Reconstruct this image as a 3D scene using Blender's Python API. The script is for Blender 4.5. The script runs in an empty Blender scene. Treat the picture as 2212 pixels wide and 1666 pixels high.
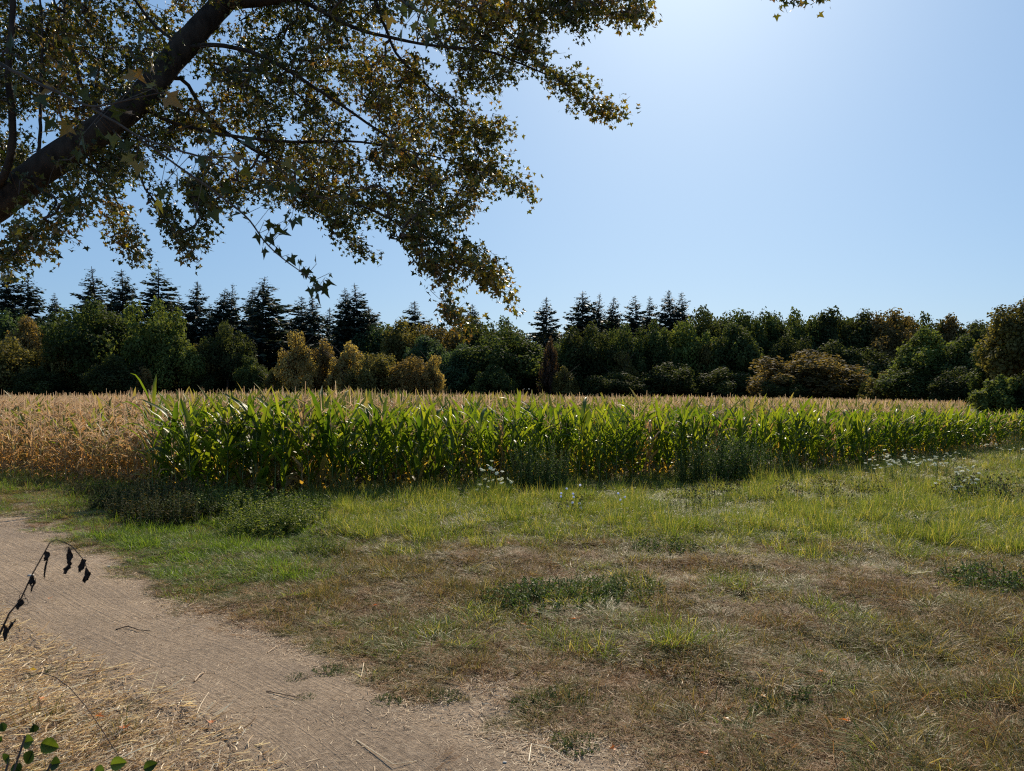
import bpy, math, random
import numpy as np
from mathutils import Vector, Matrix

D = bpy.data
scene = bpy.context.scene
COL = scene.collection

# ------------------------------------------------------------------ camera
HOR, CX, FPX, EYE = 858.0, 1106.0, 1598.0, 1.7      # measured on a 2212 px wide view of the photo
cam_d = D.cameras.new('camera'); cam = D.objects.new('camera', cam_d); COL.objects.link(cam)
cam.location = (0, 0, EYE); cam.rotation_euler = (math.radians(90), 0, 0)
cam_d.sensor_width = 36; cam_d.lens = 36 * FPX / 2212
cam_d.shift_y = (HOR - 833) / 2212
cam_d.clip_start = 0.05; cam_d.clip_end = 9000
cam_d.dof.use_dof = True; cam_d.dof.focus_distance = 16; cam_d.dof.aperture_fstop = 11
scene.camera = cam

# ------------------------------------------------------------------ light
SUN_EL, SUN_AZ = math.radians(37), math.radians(13.5)
world = D.worlds.new('World'); scene.world = world; world.use_nodes = True
wn = world.node_tree; bg = wn.nodes['Background']
sky = wn.nodes.new('ShaderNodeTexSky'); sky.sky_type = 'NISHITA'; sky.sun_disc = False
sky.sun_elevation = SUN_EL; sky.sun_rotation = SUN_AZ
sky.air_density = 1.0; sky.dust_density = 1.15; sky.ozone_density = 1.6; sky.altitude = 100
tint = wn.nodes.new('ShaderNodeMix'); tint.data_type = 'RGBA'; tint.blend_type = 'MULTIPLY'; tint.inputs[0].default_value = 1; tint.inputs[7].default_value = (.48, .54, .54, 1)
wn.links.new(sky.outputs[0], tint.inputs[6])
base = wn.nodes.new('ShaderNodeMix'); base.data_type = 'RGBA'; base.blend_type = 'ADD'; base.inputs[0].default_value = 1; base.inputs[7].default_value = (1.75, 3.3, 5.8, 1)
wn.links.new(tint.outputs[2], base.inputs[6]); wn.links.new(base.outputs[2], bg.inputs[0]); bg.inputs[1].default_value = 0.0575
sun_d = D.lights.new('sun', 'SUN'); sun = D.objects.new('sun', sun_d); COL.objects.link(sun)
sun_d.energy = 5.0; sun_d.angle = math.radians(0.5); sun_d.color = (1, 0.87, 0.68)
sd = Vector((math.sin(SUN_AZ) * math.cos(SUN_EL), math.cos(SUN_AZ) * math.cos(SUN_EL), math.sin(SUN_EL)))
sun.rotation_euler = (-sd).to_track_quat('-Z', 'Y').to_euler()
sun.location = sd * 60
scene.view_settings.view_transform = 'Standard'; scene.view_settings.look = 'None'
scene.view_settings.gamma = 1; scene.view_settings.exposure = 0.46
scene.render.engine = 'CYCLES'
scene.cycles.max_bounces = 6; scene.cycles.diffuse_bounces = 3; scene.cycles.transmission_bounces = 4
scene.cycles.transparent_max_bounces = 4
scene.cycles.use_denoising = False; scene.cycles.filter_width = 1.15; scene.cycles.sample_clamp_indirect = 2.5; scene.cycles.sample_clamp_direct = 8

# ------------------------------------------------------------------ helpers
def G(x, y):
    """point on the ground seen at (x, y) of the 2212 px view"""
    Y = EYE * FPX / (y - HOR); return (x - CX) / FPX * Y, Y
def W(x, y, d):
    return np.array(((x - CX) / FPX * d, d, EYE + (HOR - y) / FPX * d))

def _hash(ix, iy, s):
    n = (ix.astype(np.int64) * 374761393 + iy.astype(np.int64) * 668265263 + s * 974634777) & 0x7fffffff
    n = ((n ^ (n >> 13)) * 1274126177) & 0x7fffffff
    return ((n ^ (n >> 16)) & 0xffff) / 65535.0
def noise(x, y, f=1.0, s=0, oct=3):
    x = np.asarray(x, float) * f; y = np.asarray(y, float) * f; out = 0; a = 1; t = 0
    for o in range(oct):
        ix = np.floor(x); iy = np.floor(y); fx = x - ix; fy = y - iy
        fx = fx * fx * (3 - 2 * fx); fy = fy * fy * (3 - 2 * fy)
        v = (_hash(ix, iy, s + o) * (1 - fx) + _hash(ix + 1, iy, s + o) * fx) * (1 - fy) + (_hash(ix, iy + 1, s + o) * (1 - fx) + _hash(ix + 1, iy + 1, s + o) * fx) * fy
        out = out + v * a; t += a; a *= .5; x = x * 2.03 + 11.3; y = y * 2.03 + 5.7
    return out / t
def sstep(a, b, x):
    t = np.clip((x - a) / (b - a), 0, 1); return t * t * (3 - 2 * t)
def unit(v):
    return v / np.maximum(np.linalg.norm(v, axis=-1, keepdims=True), 1e-9)

class MB:
    """collects vertices and faces, builds ONE mesh"""
    def __init__(s): s.V = []; s.F = []; s.R = []; s.n = 0
    def add(s, V, F, rnd=0.5):
        V = np.asarray(V, float).reshape(-1, 3)
        for f in (F if isinstance(F, list) else [F]): s.F.append(np.asarray(f) + s.n)
        s.V.append(V); s.R.append(np.broadcast_to(np.asarray(rnd, float), (len(V),)).copy()); s.n += len(V)
    def mesh(s, name, mat=None, smooth=True):
        me = D.meshes.new(name)
        V = np.concatenate(s.V); lens = np.concatenate([np.full(len(f), f.shape[1]) for f in s.F])
        idx = np.concatenate([f.ravel() for f in s.F])
        me.vertices.add(len(V)); me.vertices.foreach_set('co', V.ravel())
        me.loops.add(len(idx)); me.loops.foreach_set('vertex_index', idx.astype(np.int32))
        me.polygons.add(len(lens)); st = np.concatenate([[0], np.cumsum(lens)[:-1]])
        me.polygons.foreach_set('loop_start', st.astype(np.int32)); me.polygons.foreach_set('loop_total', lens.astype(np.int32))
        a = me.attributes.new('rnd', 'FLOAT', 'POINT'); a.data.foreach_set('value', np.concatenate(s.R))
        me.polygons.foreach_set('use_smooth', np.full(len(lens), smooth))
        me.update(calc_edges=True)
        if mat: me.materials.append(mat)
        return me
    def build(s, name, mat=None, parent=None, smooth=True, link=True):
        o = D.objects.new(name, s.mesh(name, mat, smooth))
        if link: COL.objects.link(o)
        if parent: o.parent = parent
        return o

def tag(o, label=None, cat=None, group=None, kind=None):
    if label: o['label'] = label
    if cat: o['category'] = cat
    if group: o['group'] = group
    if kind: o['kind'] = kind
    return o
def empty(name, loc=(0, 0, 0), rz=0, sc=(1, 1, 1)):
    o = D.objects.new(name, None); COL.objects.link(o); o.location = loc; o.rotation_euler = (0, 0, rz); o.scale = sc
    o.empty_display_size = .2
    return o
def child(name, me, parent, mat=None):
    o = D.objects.new(name, me); COL.objects.link(o); o.parent = parent
    if mat: o.material_slots[0].link = 'OBJECT'; o.material_slots[0].material = mat
    return o

def tube(mb, P, R, k=5, rnd=.5):
    P = np.asarray(P, float); n = len(P); R = np.broadcast_to(np.asarray(R, float), (n,))
    T = unit(np.gradient(P, axis=0)); ref = np.array((0.31, 0.2, 0.93)) if abs(T[0][2]) < .8 else np.array((1, 0.1, 0))
    A = unit(np.cross(T, ref)); B = np.cross(T, A)
    a = np.linspace(0, 2 * np.pi, k, endpoint=False)
    V = P[:, None] + R[:, None, None] * (A[:, None] * np.cos(a)[None, :, None] + B[:, None] * np.sin(a)[None, :, None])
    i = np.arange(n - 1)[:, None] * k; j = np.arange(k)[None]; j2 = (j + 1) % k
    F = np.stack([i + j, i + j2, i + k + j2, i + k + j], -1).reshape(-1, 4)
    mb.add(V.reshape(-1, 3), F, rnd)

def segs(mb, A, B, ra, rb, k=4, rnd=.5):
    """many straight tapered sticks at once"""
    A = np.asarray(A, float); B = np.asarray(B, float); n = len(A)
    T = unit(B - A); ref = np.tile(np.array((0.3, 0.5, 0.8)), (n, 1)); U = unit(np.cross(T, ref)); Vv = np.cross(T, U)
    a = np.linspace(0, 2 * np.pi, k, endpoint=False)
    ring = U[:, None] * np.cos(a)[None, :, None] + Vv[:, None] * np.sin(a)[None, :, None]
    ra = np.broadcast_to(ra, (n,)); rb = np.broadcast_to(rb, (n,))
    V = np.concatenate([A[:, None] + ring * ra[:, None, None], B[:, None] + ring * rb[:, None, None]], 1)
    j = np.arange(k); j2 = (j + 1) % k
    F = (np.arange(n)[:, None, None] * 2 * k + np.stack([j, j2, j2 + k, j + k], -1)[None]).reshape(-1, 4)
    mb.add(V.reshape(-1, 3), F, np.repeat(np.broadcast_to(rnd, (n,)), 2 * k))

def ribbons(mb, P, S, Wd, fold=0.0, rnd=.5, N=None):
    """P (n,s,3) centre lines, S (n,s,3) or (n,1,3) side vectors, Wd (n,s) half widths; fold lowers the middle"""
    n, s, _ = P.shape
    L = P - S * Wd[..., None]; Rr = P + S * Wd[..., None]
    if fold:
        T = unit(np.gradient(P, axis=1)); Nn = np.cross(T, np.broadcast_to(S, P.shape))
        M = P - Nn * (Wd * fold)[..., None]
        V = np.stack([L, M, Rr], 2); c = 3
    else:
        V = np.stack([L, Rr], 2); c = 2
    base = np.arange(n)[:, None, None] * s * c + np.arange(s - 1)[None, :, None] * c
    F = []
    for q in range(c - 1):
        F.append(np.concatenate([base + q, base + q + 1, base + c + q + 1, base + c + q], -1).reshape(-1, 4))
    mb.add(V.reshape(-1, 3), F, np.repeat(np.broadcast_to(rnd, (n,)), s * c))

def rand_rot(rng, n):
    q = unit(rng.normal(size=(n, 4))); w, x, y, z = q.T
    return np.stack([np.stack([1 - 2 * (y * y + z * z), 2 * (x * y - z * w), 2 * (x * z + y * w)], -1),
                     np.stack([2 * (x * y + z * w), 1 - 2 * (x * x + z * z), 2 * (y * z - x * w)], -1),
                     np.stack([2 * (x * z - y * w), 2 * (y * z + x * w), 1 - 2 * (x * x + y * y)], -1)], -2)
def frames(axis, rng, roll=None):
    """rotation matrices whose x axis is `axis`"""
    n = len(axis); X = unit(axis); r = rng.normal(size=(n, 3)) if roll is None else roll
    Y = unit(np.cross(r, X)); Z = np.cross(X, Y)
    return np.stack([X, Y, Z], -1)
def scatter(mb, T, F, pos, R, sc, rnd):
    n = len(pos); sc = np.asarray(sc, float)
    if sc.ndim == 1: sc = sc[:, None]
    V = np.einsum('nij,nmj->nmi', R, T[None] * sc[:, None]) + pos[:, None]
    m = len(T); off = (np.arange(n) * m)[:, None, None]
    mb.add(V.reshape(-1, 3), [(np.asarray(f)[None] + off).reshape(-1, np.asarray(f).shape[1]) for f in F], np.repeat(rnd, m))

# ------------------------------------------------------------------ materials
def mat_new(name):
    m = D.materials.new(name); m.use_nodes = True; nt = m.node_tree; nt.nodes.clear()
    out = nt.nodes.new('ShaderNodeOutputMaterial'); return m, nt, out
def rampnode(nt, stops, fac, interp='LINEAR'):
    r = nt.nodes.new('ShaderNodeValToRGB'); e = r.color_ramp.elements; r.color_ramp.interpolation = interp
    while len(e) < len(stops): e.new(0.5)
    for i, (p, c) in enumerate(stops): e[i].position = p; e[i].color = (*c, 1)
    nt.links.new(fac, r.inputs[0]); return r
def leaf_mat(name, stops, trans=.4, spec=.35, rough=.45, tgain=(1.3, 1.35, .6), src='both', objnoise=0.0):
    m, nt, out = mat_new(name); L = nt.links.new
    at = nt.nodes.new('ShaderNodeAttribute'); at.attribute_name = 'rnd'
    fac = at.outputs['Fac']
    if src != 'attr':
        oi = nt.nodes.new('ShaderNodeObjectInfo')
        if src == 'obj': fac = oi.outputs['Random']
        else:
            ad = nt.nodes.new('ShaderNodeMath'); ad.operation = 'ADD'; L(at.outputs['Fac'], ad.inputs[0]); L(oi.outputs['Random'], ad.inputs[1])
            fr = nt.nodes.new('ShaderNodeMath'); fr.operation = 'FRACT'; L(ad.outputs[0], fr.inputs[0]); fac = fr.outputs[0]
    r = rampnode(nt, stops, fac); col = r.outputs[0]
    if objnoise:
        tc = nt.nodes.new('ShaderNodeTexCoord'); nz = nt.nodes.new('ShaderNodeTexNoise'); nz.inputs['Scale'].default_value = objnoise
        L(tc.outputs['Object'], nz.inputs['Vector'])
        hs = nt.nodes.new('ShaderNodeHueSaturation'); mr = nt.nodes.new('ShaderNodeMapRange')
        mr.inputs['From Min'].default_value = .3; mr.inputs['From Max'].default_value = .7; mr.inputs['To Min'].default_value = .6; mr.inputs['To Max'].default_value = 1.45
        L(nz.outputs[0], mr.inputs[0]); L(mr.outputs[0], hs.inputs['Value']); L(col, hs.inputs['Color']); col = hs.outputs[0]
    bs = nt.nodes.new('ShaderNodeBsdfPrincipled'); bs.inputs['Roughness'].default_value = rough
    bs.inputs['Specular IOR Level'].default_value = spec
    L(col, bs.inputs['Base Color'])
    mul = nt.nodes.new('ShaderNodeMix'); mul.data_type = 'RGBA'; mul.blend_type = 'MULTIPLY'; mul.inputs[0].default_value = 1
    L(col, mul.inputs[6]); mul.inputs[7].default_value = (*tgain, 1)
    tr = nt.nodes.new('ShaderNodeBsdfTranslucent'); L(mul.outputs[2], tr.inputs[0])
    mx = nt.nodes.new('ShaderNodeMixShader'); mx.inputs[0].default_value = trans
    L(bs.outputs[0], mx.inputs[1]); L(tr.outputs[0], mx.inputs[2]); L(mx.outputs[0], out.inputs[0])
    return m
def plain_mat(name, c1, c2, scale=8, rough=.8, bump=.3, spec=.3, stretch=(1, 1, 1)):
    m, nt, out = mat_new(name); L = nt.links.new
    tc = nt.nodes.new('ShaderNodeTexCoord'); mp = nt.nodes.new('ShaderNodeMapping'); mp.inputs['Scale'].default_value = stretch
    nz = nt.nodes.new('ShaderNodeTexNoise'); nz.inputs['Scale'].default_value = scale; nz.inputs['Detail'].default_value = 8
    L(tc.outputs['Object'], mp.inputs[0]); L(mp.outputs[0], nz.inputs['Vector'])
    r = rampnode(nt, [(.3, c1), (.7, c2)], nz.outputs[0])
    bs = nt.nodes.new('ShaderNodeBsdfPrincipled'); bs.inputs['Roughness'].default_value = rough; bs.inputs['Specular IOR Level'].default_value = spec
    L(r.outputs[0], bs.inputs['Base Color'])
    bp = nt.nodes.new('ShaderNodeBump'); bp.inputs['Strength'].default_value = bump; bp.inputs['Distance'].default_value = .02
    L(nz.outputs[0], bp.inputs['Height']); L(bp.outputs[0], bs.inputs['Normal']); L(bs.outputs[0], out.inputs[0])
    return m

M = {}
M['bark'] = plain_mat('bark', (.012, .009, .007), (.055, .042, .032), 14, .9, .9, .2, (1, 1, .4))
M['twig'] = plain_mat('twig_bark', (.05, .035, .025), (.10, .07, .05), 20, .8, .2)
M['canopy'] = leaf_mat('maple_leaf', [(0, (.020, .030, .010)), (.35, (.050, .062, .016)), (.6, (.12, .115, .026)), (.8, (.20, .14, .04)), (.93, (.24, .12, .045)), (.97, (.30, .30, .04)), (1, (.48, .36, .05))], .38, .3, .4, (1.4, 1.35, .5), 'attr')
M['corn_green'] = leaf_mat('maize_leaf_green', [(0, (.035, .075, .012)), (.5, (.08, .125, .018)), (.85, (.15, .19, .028)), (.97, (.20, .17, .06)), (1, (.30, .20, .08))], .56, .35, .42, (2.1, 1.8, .5), 'attr')
M['corn_olive'] = leaf_mat('maize_leaf_fading', [(0, (.08, .12, .025)), (.4, (.16, .18, .045)), (.7, (.27, .22, .10)), (1, (.33, .24, .12))], .45, .2, .45, (1.4, 1.25, .6), 'attr')
M['corn_dry'] = leaf_mat('maize_leaf_dry', [(0, (.32, .17, .06)), (.3, (.48, .29, .12)), (.6, (.56, .38, .20)), (.78, (.24, .22, .07)), (1, (.52, .27, .07))], .4, .2, .5, (1.1, 1.03, .9), 'attr')
M['stalk_green'] = leaf_mat('maize_stalk_green', [(0, (.10, .15, .04)), (1, (.22, .22, .07))], .15, .5, .4, (1.2, 1.2, .6), 'both')
M['stalk_dry'] = leaf_mat('maize_stalk_dry', [(0, (.28, .18, .08)), (1, (.42, .30, .14))], .15, .3, .5, (1.2, 1.1, .7), 'both')
M['tassel'] = leaf_mat('maize_tassel', [(0, (.44, .30, .18)), (.6, (.60, .44, .28)), (1, (.74, .59, .41))], .45, .1, .6, (1.1, 1.05, .95), 'both')
M['g_green'] = leaf_mat('grass_green', [(0, (.06, .10, .02)), (.4, (.12, .16, .035)), (.7, (.21, .23, .06)), (.9, (.34, .29, .11)), (1, (.42, .34, .16))], .5, .2, .45, (1.4, 1.4, .5))
M['g_lawn'] = leaf_mat('grass_fresh', [(0, (.06, .10, .02)), (.6, (.11, .18, .028)), (1, (.22, .28, .06))], .5, .2, .45, (1.4, 1.4, .5))
M['g_dry'] = leaf_mat('grass_dry', [(0, (.10, .055, .03)), (.35, (.22, .12, .055)), (.68, (.38, .225, .105)), (.8, (.17, .13, .045)), (.9, (.11, .12, .03)), (.96, (.40, .24, .11)), (1, (.66, .50, .34))], .3, .12, .6, (1.15, 1.1, .85))
M['g_olive'] = leaf_mat('grass_olive', [(0, (.055, .068, .02)), (.4, (.12, .12, .035)), (.7, (.25, .185, .07)), (1, (.42, .32, .16))], .36, .18, .5, (1.3, 1.25, .6))
M['thatch'] = leaf_mat('thatch_bits', [(0, (.08, .045, .025)), (.45, (.20, .12, .065)), (.8, (.36, .23, .13)), (1, (.72, .58, .40))], .25, .1, .6, (1.1, 1.05, .8))
M['litter'] = leaf_mat('straw_bits', [(0, (.22, .15, .10)), (.5, (.42, .31, .21)), (1, (.66, .54, .38))], .2, .1, .6, (1.1, 1.1, .8))
M['straw'] = leaf_mat('straw', [(0, (.28, .17, .09)), (.3, (.54, .36, .20)), (.65, (.80, .63, .42)), (1, (.93, .84, .66))], .3, .35, .45, (1.1, 1.05, .7))
M['weed'] = leaf_mat('weed_leaf', [(0, (.03, .055, .018)), (.6, (.06, .10, .025)), (1, (.13, .15, .04))], .45, .15, .6)
M['weed_light'] = leaf_mat('weed_leaf_light', [(0, (.05, .08, .02)), (.6, (.10, .14, .03)), (1, (.22, .23, .06))], .45, .15, .55)
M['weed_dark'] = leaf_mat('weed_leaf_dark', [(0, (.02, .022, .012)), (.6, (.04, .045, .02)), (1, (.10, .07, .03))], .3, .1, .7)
M['seed'] = plain_mat('seed_head', (.03, .018, .012), (.08, .05, .03), 40, .9)
M['white_petal'] = leaf_mat('umbel_white', [(0, (.60, .62, .48)), (1, (.85, .86, .74))], .4, .2, .6, (1, 1, .9))
M['blue_petal'] = leaf_mat('petal_blue', [(0, (.58, .62, .92)), (1, (.80, .82, .97))], .4, .2, .6, (1, 1, 1))
M['fallen'] = leaf_mat('fallen_leaf_orange', [(0, (.42, .12, .03)), (1, (.62, .22, .05))], .35, .3, .5, (1.2, 1, .6), 'both')
M['fallen_pale'] = leaf_mat('fallen_leaf_pale', [(0, (.45, .32, .2)), (1, (.6, .46, .3))], .3, .3, .5, (1.2, 1, .8), 'both')
M['dead'] = plain_mat('dead_stem', (.03, .02, .015), (.07, .045, .035), 60, .9)
M['stone'] = plain_mat('stone', (.3, .26, .22), (.5, .46, .4), 30, .85)
M['bramble'] = leaf_mat('bramble_leaf', [(0, (.02, .035, .012)), (.6, (.05, .08, .02)), (1, (.12, .16, .03))], .4, .15, .6, (1.4, 1.4, .5), 'attr', 22)

TREE = {
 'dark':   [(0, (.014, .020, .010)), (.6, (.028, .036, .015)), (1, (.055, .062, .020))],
 'green':  [(0, (.016, .026, .011)), (.6, (.036, .050, .018)), (1, (.080, .092, .028))],
 'bright': [(0, (.026, .040, .013)), (.6, (.060, .080, .024)), (1, (.13, .145, .038))],
 'teal':   [(0, (.018, .032, .018)), (.6, (.034, .056, .028)), (1, (.062, .086, .038))],
 'olive':  [(0, (.032, .034, .014)), (.6, (.078, .072, .026)), (1, (.16, .135, .045))],
 'yellow': [(0, (.07, .058, .025)), (.6, (.20, .155, .06)), (1, (.36, .28, .11))],
 'amber':  [(0, (.045, .036, .017)), (.6, (.12, .088, .035)), (1, (.24, .165, .06))],
 'brown':  [(0, (.026, .022, .012)), (.6, (.080, .062, .027)), (1, (.155, .118, .048))],
 'rust':   [(0, (.022, .016, .013)), (.6, (.045, .031, .024)), (1, (.075, .048, .033))],
}
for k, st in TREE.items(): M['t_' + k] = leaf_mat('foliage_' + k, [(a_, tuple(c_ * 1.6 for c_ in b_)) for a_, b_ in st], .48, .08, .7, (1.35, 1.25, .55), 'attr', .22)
M['spruce'] = leaf_mat('needles', [(0, (.022, .033, .027)), (.7, (.044, .062, .048)), (1, (.070, .090, .058))], .2, .2, .6, (1.2, 1.2, .7), 'attr')
M['trunk_far'] = plain_mat('trunk_bark_far', (.03, .024, .018), (.07, .055, .04), 3, .9, .4)

def ground_mat(name, path=False):
    m, nt, out = mat_new(name); L = nt.links.new; N = nt.nodes.new
    tc = N('ShaderNodeTexCoord'); P = tc.outputs['Object']
    def nz(scale, detail=8, rough=.6, v=P):
        n = N('ShaderNodeTexNoise'); n.inputs['Scale'].default_value = scale; n.inputs['Detail'].default_value = detail; n.inputs['Roughness'].default_value = rough
        L(v, n.inputs['Vector']); return n.outputs[0]
    big = nz(.9, 5); fine = nz(28, 10, .75); grit = nz(120, 4, .7)
    dirt = rampnode(nt, [(.28, (.19, .14, .10)), (.5, (.35, .27, .195)), (.72, (.54, .43, .32))], fine)
    mod = rampnode(nt, [(.3, (.72, .70, .69)), (.7, (1.2, 1.16, 1.1))], big)
    mu = N('ShaderNodeMix'); mu.data_type = 'RGBA'; mu.blend_type = 'MULTIPLY'; mu.inputs[0].default_value = 1
    L(dirt.outputs[0], mu.inputs[6]); L(mod.outputs[0], mu.inputs[7]); col = mu.outputs[2]
    hgt = fine
    # pale grit chips
    vo = N('ShaderNodeTexVoronoi'); vo.inputs['Scale'].default_value = 55; L(P, vo.inputs['Vector'])
    chip = rampnode(nt, [(0, (1, 1, 1)), (.10, (1, 1, 1)), (.16, (0, 0, 0))], vo.outputs['Distance'])
    cs = N('ShaderNodeMath'); cs.operation = 'GREATER_THAN'; cs.inputs[1].default_value = .62
    L(vo.outputs['Color'], cs.inputs[0]); cm = N('ShaderNodeMath'); cm.operation = 'MULTIPLY'; L(cs.outputs[0], cm.inputs[0]); L(chip.outputs[0], cm.inputs[1])
    mc = N('ShaderNodeMix'); mc.data_type = 'RGBA'; L(cm.outputs[0], mc.inputs[0]); L(col, mc.inputs[6]); mc.inputs[7].default_value = (.50, .42, .32, 1); col = mc.outputs[2]
    bh = N('ShaderNodeMath'); bh.operation = 'ADD'; L(fine, bh.inputs[0]); gm = N('ShaderNodeMath'); gm.operation = 'MULTIPLY'; gm.inputs[1].default_value = .5; L(grit, gm.inputs[0]); L(gm.outputs[0], bh.inputs[1]); h = bh.outputs[0]
    if path:   # wheel tracks: noise stretched along the path, carried by its own UVs
        uv = N('ShaderNodeUVMap'); uv.uv_map = 'along'
        mp = N('ShaderNodeMapping'); mp.inputs['Scale'].default_value = (24, .5, 1); L(uv.outputs[0], mp.inputs[0])
        tr = nz(1.0, 6, .75, mp.outputs[0])
        tm = rampnode(nt, [(.35, (.86, .85, .84)), (.65, (1.12, 1.11, 1.09))], tr)
        m2 = N('ShaderNodeMix'); m2.data_type = 'RGBA'; m2.blend_type = 'MULTIPLY'; m2.inputs[0].default_value = 1; L(col, m2.inputs[6]); L(tm.outputs[0], m2.inputs[7]); col = m2.outputs[2]
        a2 = N('ShaderNodeMath'); a2.operation = 'MULTIPLY_ADD'; a2.inputs[1].default_value = 1.3; L(tr, a2.inputs[0]); L(h, a2.inputs[2]); h = a2.outputs[0]
    else:      # under the turf: brown thatch, straw under the litter
        at = N('ShaderNodeAttribute'); at.attribute_name = 'rnd'
        th = rampnode(nt, [(.35, (.030, .020, .012)), (.52, (.085, .055, .033)), (.7, (.18, .12, .07))], fine)
        m2 = N('ShaderNodeMix'); m2.data_type = 'RGBA'; L(at.outputs['Fac'], m2.inputs[0]); L(col, m2.inputs[6]); L(th.outputs[0], m2.inputs[7]); col = m2.outputs[2]
    bs = N('ShaderNodeBsdfPrincipled'); bs.inputs['Roughness'].default_value = .9; bs.inputs['Specular IOR Level'].default_value = .25
    L(col, bs.inputs['Base Color'])
    bp = N('ShaderNodeBump'); bp.inputs['Strength'].default_value = 1; bp.inputs['Distance'].default_value = .035
    L(h, bp.inputs['Height']); L(bp.outputs[0], bs.inputs['Normal']); L(bs.outputs[0], out.inputs[0])
    return m
M['ground'] = ground_mat('field_soil'); M['path'] = ground_mat('path_dirt', True)

# ------------------------------------------------------------------ ground and path
PR = np.array([(9, -6), (3.2, -.5), (1.35, 1.8)] + [G(*p) for p in [(1200, 1666), (1050, 1570), (830, 1500), (600, 1385), (330, 1290), (200, 1205), (0, 1122)]] + [(-11.5, 13.5), (-19, 17.5)])
PL = np.array([(6.5, -8), (1.2, -1.2), (-.45, 1.9)] + [G(*p) for p in [(520, 1666), (420, 1600), (300, 1530), (130, 1440), (0, 1375)]] + [(-5.0, 6.3), (-7.6, 8.2), (-13, 12.2), (-20, 15.6)])
def resample(P, n):
    d = np.r_[0, np.cumsum(np.linalg.norm(np.diff(P, axis=0), axis=1))]; t = np.linspace(0, d[-1], n)
    Q = np.stack([np.interp(t, d, P[:, i]) for i in (0, 1)], 1)
    for _ in range(2 * n // 60): Q[1:-1] = (Q[:-2] + Q[1:-1] * 2 + Q[2:]) / 4
    return Q
PRs, PLs = resample(PR, 400), resample(PL, 400)
def in_poly(x, y, poly):
    x = np.asarray(x, float); y = np.asarray(y, float); c = np.zeros(x.shape, bool); n = len(poly); j = n - 1
    for i in range(n):
        xi, yi = poly[i]; xj, yj = poly[j]
        k = ((yi > y) != (yj > y)) & (x < (xj - xi) * (y - yi) / (yj - yi + 1e-12) + xi); c ^= k; j = i
    return c
PATHPOLY = np.concatenate([PRs[::6], PLs[::-6]])
def dist_line(x, y, Q):
    d = np.full(np.shape(x), 1e9)
    for q in Q[::3]: d = np.minimum(d, np.hypot(x - q[0], y - q[1]))
    return d
HUMP = (PRs[::8] + PLs[::8]) / 2
def gz(x, y):
    x = np.asarray(x, float); y = np.asarray(y, float); r = np.hypot(x, y); f = 1 - sstep(40, 90, r)
    d = np.full(x.shape, 9.)
    for q in HUMP: d = np.minimum(d, np.hypot(x - q[0], y - q[1]))
    off = sstep(1.3, 2.4, d)
    return (.07 * (noise(x, y, .35, 3, 2) - .5) + .045 * (noise(x, y, 1.6, 9, 2) - .5) + .11 * off * (noise(x, y, 1.7, 15, 3) - .5)) * f
def gp(x, y): return np.array((x, y, float(gz(x, y))))

def axis_pts(fine, lim, step, far):
    a = np.arange(0, lim, step); b = [lim]
    while b[-1] < far: b.append(b[-1] * 1.22 + .1)
    return np.r_[a, b]
ax = axis_pts(0, 14, .12, 4200); xs = np.r_[-ax[:0:-1], ax]
ay = axis_pts(0, 18, .12, 4200); ys = np.r_[-axis_pts(0, 2, .25, 400)[:0:-1], ay]
X, Y = np.meshgrid(xs, ys); ny, nx = X.shape
dpath = np.where(in_poly(X, Y, PATHPOLY), 0, np.minimum(dist_line(X, Y, PRs), dist_line(X, Y, PLs)))
turf = sstep(.25, 1.5, dpath + (noise(X, Y, 1.7, 5) - .5) * 1.2)
turf = np.where((dist_line(X, Y, PLs) < dist_line(X, Y, PRs)) & (Y < 6), turf * .8, turf)
i = np.arange(ny - 1)[:, None] * nx + np.arange(nx - 1)[None]
mb = MB(); mb.add(np.stack([X, Y, gz(X, Y)], -1).reshape(-1, 3), np.stack([i, i + 1, i + nx + 1, i + nx], -1).reshape(-1, 4), turf.ravel())
g = mb.build('ground', M['ground']); tag(g, 'flat dry farmland soil under the turf and the maize', 'ground', kind='structure')

K = 26; t = np.linspace(0, 1, K)
Pw = PLs[:, None] * (1 - t)[None, :, None] + PRs[:, None] * t[None, :, None]
wob = (noise(Pw[..., 0], Pw[..., 1], 2.2, 31) - .5) * .5
dirv = unit(PRs - PLs); edge = (np.abs(t - .5) * 2) ** 6 * np.sign(t - .5)
Pw = Pw + dirv[:, None] * (wob * np.abs(edge)[None])[..., None]
dep = -.02 * np.sin(np.pi * t)[None]
lift = .010 - .022 * (np.abs(t - .5) * 2)[None] ** 14
Pz = gz(Pw[..., 0], Pw[..., 1]) + lift
i = np.arange(399)[:, None] * K + np.arange(K - 1)[None]
mb = MB(); mb.add(np.concatenate([Pw, Pz[..., None]], -1).reshape(-1, 3), np.stack([i, i + 1, i + K + 1, i + K], -1).reshape(-1, 4))
p = mb.build('path', M['path']); tag(p, 'bare trodden dirt path curving past the grass', 'path', kind='structure')
cl = (PRs + PLs) / 2; along = np.r_[0, np.cumsum(np.linalg.norm(np.diff(cl, axis=0), axis=1))]
uvv = np.stack([np.broadcast_to(t * 2.1, (400, K)), np.broadcast_to(along[:, None], (400, K))], -1).reshape(-1, 2)
ul = p.data.uv_layers.new(name='along'); li = np.zeros(len(p.data.loops), np.int32); p.data.loops.foreach_get('vertex_index', li)
ul.data.foreach_set('uv', uvv[li].ravel())

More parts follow.
